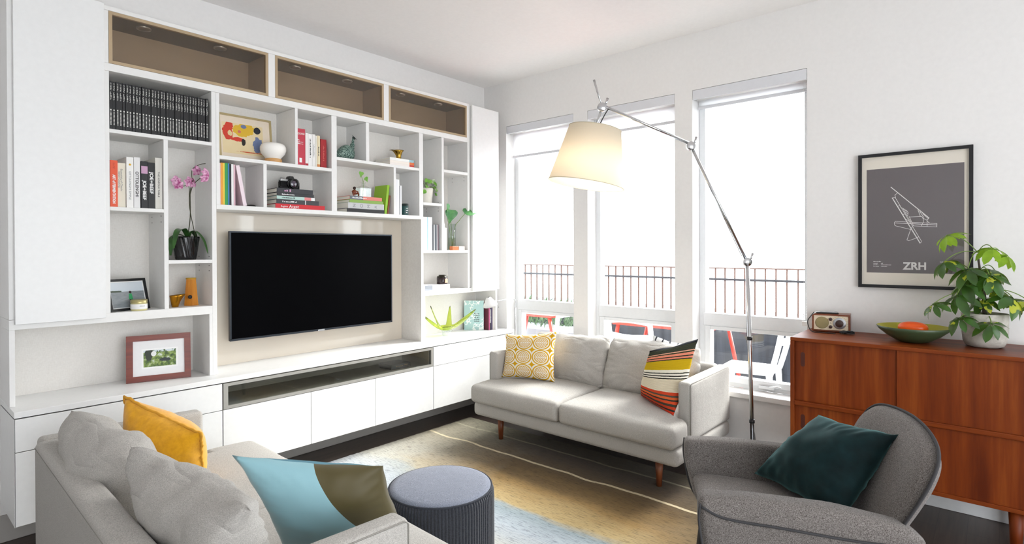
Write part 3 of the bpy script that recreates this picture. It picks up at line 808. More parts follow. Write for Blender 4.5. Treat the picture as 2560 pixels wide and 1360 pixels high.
# right column books
GRP = 'tall books in the right column'; xm = 2.986
for k, (w, h, c) in enumerate(((0.022, 0.272, 'efeedd'), (0.018, 0.272, 'f6f6f4'), (0.010, 0.270, '9fc4cf'), (0.025, 0.272, 'f2f4f6'), (0.019, 0.272, 'fafafa'))):
    lab = ['pale yellow tall book at the left of the right column', 'white tall book second in the right column', 'thin light blue tall book in the right column', 'wide white tall book in the right column', 'white tall book next to the shorter dark ones'][k]
    book('tall_book', lab, xm, 3.53, 1.4515, w - .001, h, 0.2, c, group=GRP); xm += w
for k, (w, h, c) in enumerate(((0.016, 0.213, '3d4046'), (0.010, 0.213, 'e9e9ea'), (0.022, 0.214, '5a6068'), (0.010, 0.213, 'dcdcde'), (0.012, 0.214, '6b4a52'), (0.006, 0.21, 'b8bcc4'))):
    lab = ['dark grey short book right of the tall white ones', 'thin white book between grey short books', 'steel grey short book in the right column', 'thin pale grey book in the right column', 'plum brown short book in the right column', 'thin silver booklet at the end of the right column row'][k]
    book('short_book', lab, xm + 0.001, 3.53, 1.4515, w - .001, h, 0.2, c, group='short books in the right column'); xm += w
xm = 3.205
for k, (w, h, c) in enumerate(((0.017, 0.235, '42474a'), (0.016, 0.225, 'f4f4f4'), (0.022, 0.19, 'fafafa'))):
    lab = ['dark slate book left of the tall glass vase', 'white book between slate book and vase', 'shorter white book touching the glass vase'][k]
    book('slim_book', lab, xm, 3.55, 1.4515, w - .001, h, 0.19, c, group='books beside the glass vase'); xm += w
# small boxes by the vase
for x, c, lab in ((3.300, 'b4622e', 'small amber brown box in front of the glass vase'), (3.376, 'f0d8c8', 'small cream box right of the amber box')):
    M_ = M((x, 3.54, 1.4515)); o = M_.box(x, x + 0.07, 3.522, 3.56, 1.4515, 1.486, bev=0.003).build('small_box', plain(c, 0.4)); tag(o, lab, 'box', 'small boxes by the vase')
# lower shelf, two white books and jar
z = 1.1235
for lab, h in (('lower of two white books lying on the right bottom board', 0.276), ('upper white book lying under the dark candle jar', 0.276)):
    book('white_book', lab, 2.998, 3.53, z, 0.020, h, 0.19, 'ededf0', flat=True, group='white books under the dark jar', bands=[(0.70, 0.99, '8f949c')]); z += 0.0206
o3 = (3.250, 3.60, z)
t = thing('candle_jar', 'dark candle jar with peach label on two white books', 'candle jar', o3)
M(o3).lathe([(0, z), (0.044, z), (0.046, z + .003), (0.046, z + .052), (0.042, z + .056), (0, z + .056)], (3.25, 3.60, 0), 32).build('jar', plain('2a1a1c', 0.2), t)
M(o3).lathe([(0.045, z + .056), (0.045, z + .064), (0.03, z + .070), (0.028, z + .078), (0, z + .078)], (3.25, 3.60, 0), 32).build('lid', plain('2e2b22', 0.25, 0.5), t)
m = M(o3); aa = [math.radians(-100 + 12 * k) for k in range(5)]
for a0, a1 in zip(aa, aa[1:]): m.quad(*[(3.25 + 0.0465 * math.cos(a), 3.60 + 0.0465 * math.sin(a), zz) for a, zz in ((a0, z + .012), (a1, z + .012), (a1, z + .045), (a0, z + .045))])
m.build('label_patch', plain('d9a98a', 0.6), t)
# niche books at the right
Z = 0.7205
t = thing('cookbook', 'pale blue book with white floral cover standing front-out in the niche', 'book', (3.70, 3.69, Z)); t.rotation_euler = (0, 0, math.radians(-56))
g = G('blue_floral_cover'); v = g.mapping((1, 1, 1))
vo = g.new('ShaderNodeTexVoronoi'); vo.feature = 'DISTANCE_TO_EDGE'; vo.inputs['Scale'].default_value = 34; g.link(v, vo.inputs['Vector'])
nn = g.noise(9, 2)
k = g.math('MULTIPLY', g.math('LESS_THAN', vo.outputs['Distance'], 0.10), g.math('GREATER_THAN', nn, 0.5))
g.color(g.mix(k, 'aed0cf', 'eff5f3')); g.set(rough=0.4)
BW, BH, BT = 0.180, 0.268, 0.022
m = M(); m.box(0, BW, 0, 0.003, 0, BH); m.box(0, BW, BT - .003, BT, 0, BH); m.box(0, 0.003, 0.003, BT - .003, 0, BH); m.build('cover', g.m, t)
M().box(0.003, BW - 0.003, 0.003, BT - 0.003, 0.002, BH - 0.002).build('pages', PAGE, t)
for i in range(5):
    print_marks(0.05, 0.011, INKB, t, frame_mx((0.095, -0.0009, 0.145 - i * 0.017), (1, 0, 0), (0, 0, 1)), i + 20)
t.location = (3.628, 3.722, Z)
xm = 3.752
for k, (w, c, h) in enumerate(((0.006, '5a1c30', 0.255), (0.009, 'c2477e', 0.25), (0.010, '26202b', 0.252), (0.010, '2c2634', 0.252), (0.020, '3a2c50', 0.235), (0.013, 'f2ece4', 0.24))):
    lab = ['thin maroon book right of the blue floral book', 'magenta book in the niche by the window', 'black book right of the magenta one', 'second black book in the niche', 'dark purple book in the niche', 'cream book at the right end of the niche row'][k]
    book('niche_book', lab, xm, 3.53, Z, w - .001, h, 0.16, c, group='upright books in the window-side niche', title='~' if k in (2, 3) else None, tlen=0.5); xm += w

# ------------------------------------------------------------------ ornaments
def S(loc): return loc
# white lamp with wooden base
o3 = (1.775, 3.60, 2.0225)
t = thing('table_lamp', 'small round white glass lamp on a wooden base in front of the painting', 'lamp', o3); z = 2.0225
M(o3).lathe([(0, z), (0.052, z), (0.054, z + .004), (0.054, z + .026), (0.050, z + .030), (0, z + .030)], (o3[0], o3[1], 0), 36).build('base', wood('pale_beech', 'c48f56', 'd9a568', 'e2b47c', 'X', 2), t)
g = G('opal_glass'); g.color('fbf8f2'); g.set(rough=0.25, spec=0.4); 
M(o3).lathe([(0.046, z + .030), (0.052, z + .040), (0.072, z + .062), (0.080, z + .085), (0.080, z + .105), (0.072, z + .122), (0.055, z + .131), (0.03, z + .134), (0, z + .135)], (o3[0], o3[1], 0), 40).build('shade', g.m, t)
# abstract painting in gilt frame
def flat_picture(nm, label, cat, P, ex, ey, W, H, fw, fd, mat_f, mat_mount, art, mw, ax0, ax1, az0, az1, extra=None):
    """framed picture: P lower left front corner, ex along width, ey up; ax/az the opening of the mount"""
    t = bpy.data.objects.new(nm, None); COL.objects.link(t); mxx = frame_mx(P, ex, ey); t.matrix_world = mxx
    t['label'] = label; t['category'] = cat
    m = M()
    for a in ((0, W, 0, fw), (0, W, H - fw, H)): m.box(a[0], a[1], a[2], a[3], -fd, 0)
    for a in ((0, fw, fw, H - fw), (W - fw, W, fw, H - fw)): m.box(a[0], a[1], a[2], a[3], -fd, 0)
    m.build('frame', mat_f, t)
    M().box(fw, W - fw, fw, H - fw, -fd + 0.001, -0.006).build('mount', mat_mount, t)
    M().box(ax0, ax1, az0, az1, -0.006, -0.0055).build('picture', art, t)
    return t
g = G('abstract_painting'); s = g.sep()
base = g.ramp(g.noise(5, 3), [(0.3, 'e8d3a0'), (0.6, 'efdcb4')])
def blob(g, col, prev, cx, cy, rx, ry, sc=12, th=0.9, seed=0):
    s = g.sep(); nx = g.noise(sc, 3, 0.6, g.mapping((1, 1, 1), (seed, seed * .7, 0)))
    dx = g.math('DIVIDE', g.math('SUBTRACT', s[0], cx), rx); dy = g.math('DIVIDE', g.math('SUBTRACT', s[1], cy), ry)
    d = g.math('ADD', g.math('MULTIPLY', dx, dx), g.math('MULTIPLY', dy, dy))
    k = g.math('LESS_THAN', g.math('ADD', d, g.math('MULTIPLY', g.math('SUBTRACT', nx, 0.5), 3.0)), th)
    return g.mix(k, prev, col)
c = blob(g, 'e3b832', base, 0.17, 0.22, 0.08, 0.05, 14, 0.8, 1)
c = blob(g, 'd6402c', c, 0.065, 0.20, 0.045, 0.06, 12, 0.8, 2); c = blob(g, 'e9cf9a', c, 0.075, 0.185, 0.02, 0.022, 12, 0.8, 2)
c = blob(g, 'd6402c', c, 0.12, 0.15, 0.05, 0.014, 14, 0.8, 5)
c = blob(g, 'd9766a', c, 0.13, 0.205, 0.014, 0.015, 14, 0.8, 3)
c = blob(g, '6f7ea6', c, 0.245, 0.13, 0.035, 0.055, 18, 0.8, 4); c = blob(g, '6f7ea6', c, 0.165, 0.24, 0.028, 0.016, 14, 0.8, 6)
c = blob(g, '1d2430', c, 0.248, 0.225, 0.024, 0.024, 6, 0.9, 7); c = blob(g, '26211c', c, 0.155, 0.135, 0.012, 0.022, 20, 0.9, 8)
c = blob(g, 'c9582e', c, 0.19, 0.072, 0.08, 0.004, 20, 0.9, 9)
g.color(c); g.set(rough=0.6)
th = 0.11
flat_picture('painting', 'gilt framed painting of red, yellow and blue shapes leaning in the cubby', 'painting', (1.482, 3.700, 2.0235), (1, 0, 0), (0, math.sin(th), math.cos(th)),
             0.345, 0.31, 0.013, 0.018, plain('c2b084', 0.35, 0.4), plain('f2e3cf', 0.8), g.m, 0, 0.024, 0.285, 0.055, 0.255)
# guineafowl
o3 = (2.315, 3.60, 2.1085); z = 2.1085
t = thing('guineafowl_figurine', 'speckled green ceramic guineafowl with raised thin neck', 'figurine', o3)
g = G('speckled_green_glaze'); vo = g.new('ShaderNodeTexVoronoi'); vo.inputs['Scale'].default_value = 190; g.link(g.co(), vo.inputs['Vector'])
g.color(g.mix(g.math('LESS_THAN', vo.outputs['Distance'], 0.42), '2f4f49', 'a9c2b4')); g.set(rough=0.35); BIRD = g.m
b = bmesh.new(); bmesh.ops.create_uvsphere(b, u_segments=36, v_segments=22, radius=1)
for v in b.verts:
    x, y, zz = v.co; v.co = Vector((x * 0.076 * (1 - 0.10 * zz), y * 0.045, 0.056 + zz * 0.056 * (1 + 0.18 * x) - 0.02 * max(0, -x) ** 2))
    v.co.z = max(v.co.z, 0.0) 
    v.co += Vector(o3)
for f in b.faces: f.smooth = True
m = M(o3); m.absorb(b, 0, None)
m.build('body', BIRD, t, 60)
nx = o3[0]
M(o3).tube(smooth_path([(nx + .045, 3.60, z + .085), (nx + .058, 3.60, z + .115), (nx + .064, 3.60, z + .145), (nx + .066, 3.60, z + .165)]), [0.022] * 4 + [0.016] * 5 + [0.010] * 5 + [0.008] * 5, 14).build('neck', BIRD, t)
m = M(o3); m.lathe([(0, -.012), (.009, -.008), (.0125, 0), (.009, .009), (0, .012)], (nx + .070, 3.60, z + .170), 14); m.tube([(nx + .078, 3.60, z + .170), (nx + .096, 3.60, z + .166)], [0.005, 0.001], 8)
m.tube([(nx + .067, 3.60, z + .180), (nx + .060, 3.60, z + .190)], [0.005, 0.001], 8); m.build('head', plain('1e2a28', 0.3), t)
# brass flower
BRASS = G('brass'); BRASS.color('a98738'); BRASS.set(rough=0.25, metal=1.0); BRASS = BRASS.m
o3 = (2.788, 3.60, ZB); z = ZB
t = thing('brass_planter', 'small brass flower-shaped candle holder on top of three thin books', 'candle holder', o3)
M(o3).lathe([(0, z), (0.022, z), (0.020, z + .012), (0.020, z + .03), (0.030, z + .06), (0.042, z + .074), (0.039, z + .074), (0.026, z + .058), (0.015, z + .03), (0, z + .025)], (2.795, 3.60, 0), 32).build('cup', BRASS, t)
m = M(o3); pts = smooth_path([(2.784, 3.60, z + .012), (2.768, 3.60, z + .045), (2.745, 3.60, z + .066), (2.716, 3.60, z + .068)])
for i, (p, q) in enumerate(zip(pts, pts[1:])):
    w0 = 0.008 + 0.012 * i / len(pts); w1 = 0.008 + 0.012 * (i + 1) / len(pts)
    for dz in (0, 0.002): m.quad(p + Vector((0, -w0, dz)), q + Vector((0, -w1, dz)), q + Vector((0, w1, dz)), p + Vector((0, w0, dz)))
m.build('petal', BRASS, t)
# camera
o3 = (1.885, 3.60, ZC1); z = ZC1
t = thing('film_camera', 'black and silver film camera standing on the book stack', 'camera', o3)
SIL = plain('c4c5c6', 0.3, 0.8); LEA = fabric('black_leatherette', '0d0d0e', '1a1a1b', 600, 0.3, 0.6, 0)
M(o3).box(1.818, 1.952, 3.585, 3.625, z, z + .052, bev=0.006).build('body', LEA, t)
m = M(o3); m.box(1.820, 1.950, 3.587, 3.623, z + .052, z + .068, bev=0.004); m.box(1.812 + .006, 1.952, 3.587, 3.623, z, z + .006)
m.build('top_plate', SIL, t)
M(o3).prism([(1.868, z + .066), (1.912, z + .066), (1.904, z + .088), (1.876, z + .088)], 3.578, 3.622, 'y', 0, 0.003).build('prism_hump', plain('1a1a1b', 0.35), t)
Ry = Matrix.Translation((1.893, 3.585, z + .036)) @ Matrix.Rotation(PI / 2, 4, 'X')
ln = M(o3).lathe([(0.034, 0), (0.034, .012), (0.030, .014), (0.030, .030), (0.033, .032), (0.033, .042), (0.029, .044), (0.024, .040), (0.020, .034)], n=36, mat=Ry).build('lens', plain('151516', 0.3), t)
M(o3).lathe([(0.0335, .0145), (0.0335, .020)], n=36, mat=Ry).build('silver_ring', SIL, ln)
g = G('lens_glass'); g.color('2a1838'); g.set(rough=0.05, spec=1.0, coat=1.0); M(o3).lathe([(0.022, .034), (0.012, .037), (0, .038)], n=32, mat=Ry).build('front_glass', g.m, ln)
m = M(o3)
for x, r, h in ((1.836, .011, .008), (1.932, .012, .007), (1.948 - .03, .006, .009)): m.lathe([(r, z + .068), (r, z + .068 + h), (0, z + .068 + h)], (x, 3.605, 0), 18)
m.build('dials', SIL, t)
M(o3).tube(smooth_path([(1.816, 3.60, z + .056), (1.800, 3.575, z + .03), (1.806, 3.558, z + .008), (1.85, 3.55, z + .004)]), 0.003, 8).build('strap', plain('111111', 0.6), t)
# small dark object behind the magazines
o3 = (1.63, 3.60, 1.7285); o = M(o3).lathe([(0, 0), (0.028, 0), (0.030, .008), (0.02, .015), (0, .017)], o3, 20).build('paperweight', plain('1c1a18', 0.3)); o.location = o3
tag(o, 'small dark rounded paperweight beside the leaning pink board', 'paperweight')
# figurine monkey
o3 = (2.372, 3.575, ZN); z = ZN; WB = plain('7a3a1e', 0.4)
t = thing('monkey_figurine', 'tiny brown wooden seated monkey on the right low cubby stack', 'figurine', o3)
m = M(o3); m.lathe([(0, z + .012), (.013, z + .014), (.016, z + .028), (.012, z + .044), (0, z + .050)], (2.372, 3.575, 0), 16)
m.build('body', WB, t)
M(o3).lathe([(0, z + .048), (.009, z + .051), (.012, z + .060), (.009, z + .069), (0, z + .072)], (2.372, 3.573, 0), 16).build('head', plain('2e1a12', 0.4), t)
for sx in (-1, 1):
    M(o3).tube(smooth_path([(2.372 + sx * .010, 3.575, z + .042), (2.372 + sx * .024, 3.565, z + .032), (2.372 + sx * .014, 3.558, z + .024)]), 0.0045, 8).build('arm', WB, t)
    M(o3).tube(smooth_path([(2.372 + sx * .008, 3.572, z + .018), (2.372 + sx * .022, 3.556, z + .020), (2.372 + sx * .020, 3.553, z + .003)]), 0.0052, 8).build('leg', WB, t)
# cutting in bottle
LEAFG = G('leaf_green'); LEAFG.color(LEAFG.ramp(LEAFG.noise(30, 3), [(0.3, '5d9a2e'), (0.7, '86bd4a')])); LEAFG.set(rough=0.4); LEAFG = LEAFG.m
STEM = plain('7a9a4a', 0.5); CG = pane_mat('clear_glass', (0.93, 0.96, 0.95, 1), 0.09)
o3 = (2.466, 3.60, ZN); z = ZN
t = thing('bottle_vase', 'square clear glass bottle holding a two-leaf cutting on the right low cubby stack', 'vase', o3)
m = M(o3)
for (x0, x1, y0, y1) in ((-.047, .047, -.032, -.029), (-.047, .047, .029, .032), (-.047, -.044, -.029, .029), (.044, .047, -.029, .029)): m.box(o3[0] + x0, o3[0] + x1, 3.6 + y0, 3.6 + y1, z, z + .068)
m.box(o3[0] - .044, o3[0] + .044, 3.571, 3.629, z, z + .006); m.lathe([(.052, z + .066), (.040, z + .078), (.020, z + .086), (.014, z + .090), (.014, z + .104), (.018, z + .106), (.018, z + .111), (.013, z + .111)], (o3[0], 3.6, 0), 24)
m.build('bottle', CG, t)
M(o3).tube(smooth_path([(2.462, 3.6, z + .01), (2.466, 3.6, z + .08), (2.463, 3.6, z + .12), (2.448, 3.6, z + .165)]), 0.002, 6).build('stem', STEM, t)
for p, d, L in (((2.448, 3.6, z + .19), (-.15, -.1, -1), .045), ((2.480, 3.598, z + .150), (0.5, -.2, -.75), .04)):
    m = M(o3); leaf(m, p, d, (0, -1, .3), L, .036, 0.2, shape='heart'); m.build('leaf', LEAFG, t)
M(o3).tube(smooth_path([(2.463, 3.6, z + .10), (2.474, 3.6, z + .135), (2.482, 3.598, z + .150)]), 0.0015, 6).build('stem', STEM, t)
# trailing plant in white pot
CREAM = plain('efeadf', 0.5)
o3 = (3.075, 3.60, 1.8395); z = 1.8395
t = thing('trailing_plant', 'small trailing green plant in a cream pot in the right column', 'plant', o3)
M(o3).lathe([(0, z), (.044, z), (.048, z + .004), (.058, z + .10), (.060, z + .125), (.055, z + .125), (.052, z + .11), (0, z + .105)], (o3[0], 3.6, 0), 32).build('pot', CREAM, t)
random.seed(11); VARI = G('pale_variegated_leaf'); VARI.color(VARI.ramp(VARI.noise(60, 3), [(0.4, '7dab55'), (0.6, 'dfe8cf')])); VARI.set(rough=0.45); VARI = VARI.m
ms, ml, mg = M(o3), M(o3), M(o3)
for k in range(15):
    a = random.uniform(0, 2 * PI); r = random.uniform(.04, .11); top = random.uniform(.02, .11)
    p0 = Vector((o3[0], 3.6, z + .11)); p1 = p0 + Vector((math.cos(a) * r * .5, math.sin(a) * r * .35, .05 + top)); p2 = p0 + Vector((math.cos(a) * r + .012, math.sin(a) * r * .45 - .02, top - random.uniform(0, .09)))
    if p2.x > 3.155: p2.x = 3.15
    if p2.x < 2.99: p2.x = 2.99
    ms.tube(curve_pts(p0, p1, p2), 0.0015, 5)
    leaf(ml if k % 3 else mg, p2, (math.cos(a) * .4, -.3, random.uniform(-1, .3)), (0, -1, .4), random.uniform(.03, .045), .028, .3, seg=4, shape='heart')
for p in ((3.10, 3.56, z + .19), (3.07, 3.57, z + .20), (3.13, 3.57, z + .175), (3.005, 3.56, z + .115), (3.03, 3.55, z + .105)): leaf(mg, p, (random.uniform(-1, 1), -.2, -.3), (0, -1, .5), .045, .036, .3, seg=4)
ms.build('stems', STEM, t); ml.build('variegated_foliage', VARI, t); mg.build('foliage', LEAFG, t)
# monstera cuttings in tall vase
o3 = (3.365, 3.60, 1.4515); z = 1.4515
t = thing('glass_vase', 'tall clear glass vase with large green leaves near the cupboard', 'vase', o3)
M(o3).lathe([(0, z), (.036, z), (.036, z + .23), (.033, z + .23), (.033, z + .008), (0, z + .008)], (3.365, 3.6, 0), 32).build('vase', CG, t)
M(o3).lathe([(.0325, z + .0085), (.0325, z + .11), (0, z + .11)], (3.365, 3.6, 0), 32).build('water', pane_mat('vase_water', (0.88, 0.93, 0.80, 1), 0.03), t)
DG = G('deep_green_leaf'); DG.color(DG.ramp(DG.noise(22, 3), [(0.3, '2f6b3c'), (0.7, '5c9a55')])); DG.set(rough=0.35); DG = DG.m
for st, lp, d, nn, L, W in (([(3.36, 3.6, z + .02), (3.33, 3.59, z + .18), (3.28, 3.56, z + .27), (3.262, 3.54, z + .35)], (3.255, 3.54, z + .395), (0.1, -.05, -1), (0.5, -1, .2), .10, .07),
                         ([(3.37, 3.6, z + .02), (3.35, 3.59, z + .20), (3.30, 3.55, z + .33)], (3.300, 3.54, z + .345), (-.1, -.05, -1), (-.3, -1, .2), .12, .10),
                         ([(3.37, 3.6, z + .02), (3.385, 3.58, z + .20), (3.40, 3.54, z + .26), (3.425, 3.50, z + .315)], (3.425, 3.50, z + .315), (1, -.25, .25), (0.1, -.7, 1), .145, .10)):
    M(o3).tube(smooth_path(st), 0.0025, 6).build('stem', STEM, t)
    m = M(o3); leaf(m, lp, d, nn, L, W, 0.2, seg=8, shape='heart'); m.build('leaf', DG, t)
# green glass bowl
o3 = (3.288, 3.583, 0.7205); z = 0.7205
t = thing('glass_centrepiece', 'olive green art glass bowl with four long pulled points', 'bowl', o3)
g = G('olive_glass'); g.color((0.62, 0.72, 0.12, 1)); g.set(rough=0.02, trans=0.92, ior=1.4); OG = g.m
M(o3).lathe([(0, z), (.034, z), (.042, z + .012), (.038, z + .03), (.050, z + .045), (.040, z + .05), (0, z + .04)], (o3[0], o3[1], 0), 32).build('foot', CG, t)
m = M(o3); cx, cy = o3[0], o3[1]
N = 96; rows = []
tips = ((math.radians(178), .265, .150), (math.radians(140), .16, .215), (math.radians(42), .13, .20), (math.radians(-8), .325, .155))
def R_(a):
    r, h = .085, .035
    for ta, tr, thh in tips:
        d = abs((a - ta + PI) % (2 * PI) - PI)
        wt = math.exp(-(d / 0.17) ** 2); r = max(r, .085 + (tr - .085) * wt); h = max(h, .035 + (thh - .035) * wt)
    return r, h
for j in range(9):
    u = j / 8; row = []
    for k in range(N):
        a = 2 * PI * k / N; r, h = R_(a)
        row.append(m.bm.verts.new((cx + math.cos(a) * (.02 + (r - .02) * u), cy + math.sin(a) * (.02 + (r - .02) * u) * .75, z + .042 + h * u ** 1.7 + .004)))
    rows.append(row)
for a, b in zip(rows, rows[1:]):
    for k in range(N): f = m.bm.faces.new((a[k], a[(k + 1) % N], b[(k + 1) % N], b[k])); f.smooth = True
m.bm.faces.new(rows[0][::-1])
o = m.build('bowl', OG, t); so = o.modifiers.new('s', 'SOLIDIFY'); so.thickness = 0.006
# orchid
o3 = (1.256, 3.625, 1.4015); z = 1.4015
t = thing('potted_orchid', 'purple orchid in a swirled black pot on the left shelf', 'plant', o3)
g = G('swirled_black_glaze'); g.color('101012'); g.set(rough=0.15, spec=0.7); BG = g.m
m = M(o3); NN = 72; rows = []
for j in range(15):
    u = j / 14; row = []
    for k in range(NN):
        a = 2 * PI * k / NN; r = .052 + .020 * u + (0.0022 * math.sin(a * 18 + u * 7) if j > 0 else 0)
        row.append(m.bm.verts.new((o3[0] + math.cos(a) * r, o3[1] + math.sin(a) * r, z + u * .135)))
    rows.append(row)
inner = [m.bm.verts.new((o3[0] + math.cos(2 * PI * k / NN) * .062, o3[1] + math.sin(2 * PI * k / NN) * .062, z + .120)) for k in range(NN)]; rows.append(inner)
for a, b in zip(rows, rows[1:]):
    for k in range(NN): f = m.bm.faces.new((a[k], a[(k + 1) % NN], b[(k + 1) % NN], b[k])); f.smooth = True
m.bm.faces.new(rows[0][::-1]); m.bm.faces.new(inner)
m.build('pot', BG, t)
OL = G('orchid_leaf'); OL.color(OL.ramp(OL.noise(8, 3), [(0.3, '24461f'), (0.7, '477a34')])); OL.set(rough=0.3); OL = OL.m
def strap(m, pts, W):
    pts = smooth_path(pts, 5); n = len(pts)
    prev = None
    for i, p in enumerate(pts):
        d = (pts[min(i + 1, n - 1)] - pts[max(0, i - 1)]).normalized(); sd = d.cross(Vector((0, 0, 1))).normalized() if abs(d.z) < 0.98 else Vector((0, 1, 0))
        if prev and sd.dot(prev[3]) < 0: sd = -sd
        w = W / 2 * math.sin(PI * min(0.97, 0.12 + 0.88 * i / (n - 1))) ** 0.6; up = sd.cross(d)
        if up.z < 0: up = -up
        r = (m.bm.verts.new(p - sd * w + up * w * .3), m.bm.verts.new(p), m.bm.verts.new(p + sd * w + up * w * .3), sd)
        if prev:
            for a in (0, 1): f = m.bm.faces.new((prev[a], prev[a + 1], r[a + 1], r[a])); f.smooth = True
        prev = r
c0 = Vector((1.262, 3.615, z + .125))
for pts in ([c0, c0 + Vector((-.03, -.02, .05)), c0 + Vector((-.075, -.06, .03)), c0 + Vector((-.10, -.08, -.06))],
            [c0, c0 + Vector((-.04, .02, .02)), c0 + Vector((-.08, .01, -.01)), c0 + Vector((-.10, -.03, -.10))],
            [c0, c0 + Vector((.03, -.02, .04)), c0 + Vector((.065, -.05, -.01)), c0 + Vector((.085, -.07, -.09))],
            [c0, c0 + Vector((.02, .03, .04)), c0 + Vector((.05, .05, .03)), c0 + Vector((.08, .06, -.03))]):
    m = M(o3); strap(m, pts, .042); m.build('leaf', OL, t)
ST2 = plain('3a3a22', 0.6); PURP = G('orchid_petal'); PURP.color(PURP.ramp(PURP.noise(70, 3), [(0.38, 'a8417f'), (0.62, 'eab9d6')])); PURP.set(rough=0.6); PURP = PURP.m
stk = [c0, (1.272, 3.60, z + .25), (1.270, 3.59, z + .40), (1.285, 3.585, z + .47)]
M(o3).tube(smooth_path(stk), 0.0028, 8).build('stake', ST2, t)
M(o3).tube(smooth_path([(1.30, 3.58, z + .10), (1.268, 3.595, z + .30), (1.266, 3.60, z + .43), (1.235, 3.605, z + .43), (1.20, 3.61, z + .46)]), 0.0022, 8).build('flower_stem', ST2, t)
M(o3).tube(smooth_path([(1.27, 3.595, z + .38), (1.29, 3.60, z + .44), (1.31, 3.56, z + .475), (1.322, 3.51, z + .485)]), 0.002, 8).build('flower_stem', ST2, t)
M(o3).tube(smooth_path([(1.28, 3.59, z + .46), (1.285, 3.60, z + .53), (1.315, 3.57, z + .56), (1.335, 3.54, z + .565)]), 0.0018, 8).build('flower_stem', ST2, t)
def orchid_flower(p, f=(0, -1, 0), R=.028):
    m = M(o3); f = Vector(f).normalized(); a = f.orthogonal().normalized(); b_ = f.cross(a)
    for k in range(5):
        an = 2 * PI * k / 5 + PI / 2; d = a * math.cos(an) + b_ * math.sin(an)
        leaf(m, Vector(p), d + f * .15, f, R * (1.0 if k % 2 else 1.15), R * .95, .25, seg=4)
    m.lathe([(0, -.004), (.005, 0), (0, .006)], Vector(p) + f * .006, 8)
    m.build('flower', PURP, t)
for p, f in (((1.195, 3.59, z + .455), (-.3, -1, .1)), ((1.205, 3.585, z + .435), (-.2, -1, -.4)), ((1.262, 3.585, z + .455), (.1, -1, 0)), ((1.283, 3.59, z + .452), (.6, -1, .1)), ((1.305, 3.59, z + .525), (.2, -1, -.3)), ((1.322, 3.505, z + .505), (.4, -1, .1)), ((1.316, 3.50, z + .478), (.2, -1, -.5))): orchid_flower(p, f)
# brass cup and wooden tower
o3 = (1.190, 3.585, 1.1305); z = 1.1305
t = thing('brass_cup', 'small golden cup with a flared lip on the left bottom board', 'cup', o3)
g = G('amber_brass'); g.color('b07a1c'); g.set(rough=0.2, metal=0.9); AB = g.m
m = M(o3); rows = []
for j in range(9):
    u = j / 8
    rows.append([m.bm.verts.new((1.184 + math.cos(a) * (.017 + .012 * u + (.028 * max(0, math.cos(a)) ** 3 * u * u)), 3.585 + math.sin(a) * (.017 + .012 * u), z + u * (.066 + .006 * max(0, math.cos(a))))) for a in [2 * PI * k / 32 for k in range(32)]])
for a, b in zip(rows, rows[1:]):
    for k in range(32): f = m.bm.faces.new((a[k], a[(k + 1) % 32], b[(k + 1) % 32], b[k])); f.smooth = True
m.bm.faces.new(rows[0][::-1]); o = m.build('bowl', AB, t); so = o.modifiers.new('s', 'SOLIDIFY'); so.thickness = 0.002
o3 = (1.285, 3.63, 1.1305)
t = thing('wooden_tower', 'orange wooden six-sided tapering bank with a round black hole', 'ornament', o3)
OW = wood('orange_wood', 'b8701e', 'cf852a', 'dc9a3e', 'Z', 2); m = M(o3)
for r0, r1, z0, z1 in ((.042, .028, 0, .155),):
    A = [m.bm.verts.new((1.285 + r0 * math.cos(PI / 3 * k + .25), 3.63 + r0 * math.sin(PI / 3 * k + .25), z + z0)) for k in range(6)]; Bv = [m.bm.verts.new((1.285 + r1 * math.cos(PI / 3 * k + .25), 3.63 + r1 * math.sin(PI / 3 * k + .25), z + z1)) for k in range(6)]
    m.bm.faces.new(A[::-1]); m.bm.faces.new(Bv)
    for k in range(6): m.bm.faces.new((A[k], A[(k + 1) % 6], Bv[(k + 1) % 6], Bv[k]))
m.build('body', OW, t)
M(o3).lathe([(0.029, z + .155), (.029, z + .163), (0, z + .163)], (1.285, 3.63, 0), 6).build('cap', plain('c79a2c', 0.4), t)
M(o3).lathe([(.011, 0), (.011, .004), (0, .004)], n=20, mat=Matrix.Translation((1.266, 3.594, z + .052)) @ Matrix.Rotation(PI / 2, 4, 'X') @ Matrix.Rotation(-.1, 4, 'Y')).build('hole', DARK, t)
# seaside photo in black frame
g = G('seaside_photo'); s = g.sep(); nz = g.noise(40, 4)
sky = g.mix(g.math('MULTIPLY', g.math('SUBTRACT', s[1], .10), 9), 'c9d2da', 'dde3e8')
sea = g.mix(g.noise(1, 4, 0.6, g.mapping((30, 200, 1))), '5e666c', 'a3a8ab')
k = g.math('GREATER_THAN', s[1], .105); c = g.mix(k, sea, sky)
kk = g.math('MULTIPLY', g.math('LESS_THAN', s[0], .075), g.math('MULTIPLY', g.math('GREATER_THAN', s[1], .103), g.math('LESS_THAN', g.math('ADD', s[1], g.math('MULTIPLY', nz, .01)), .117)))
c = g.mix(kk, c, '3d4a38'); g.color(c); g.set(rough=0.3)
P0 = Vector((0.866, 3.545, 1.1315)); ex = Vector((0.90, 0.32, 0)).normalized(); tl = math.radians(14); n2 = Vector((0, 0, 1)).cross(ex)
ey = (Vector((0, 0, 1)) * math.cos(tl) + n2 * math.sin(tl)).normalized()
t = flat_picture('photo_frame', 'black framed seaside photo of a person in a green top', 'photo frame', P0, ex, ey, 0.215, 0.175, 0.013, 0.014, plain('161719', 0.35), plain('f0f0ef', 0.7), g.m, 0, 0.018, 0.197, 0.018, 0.157)
m = M()
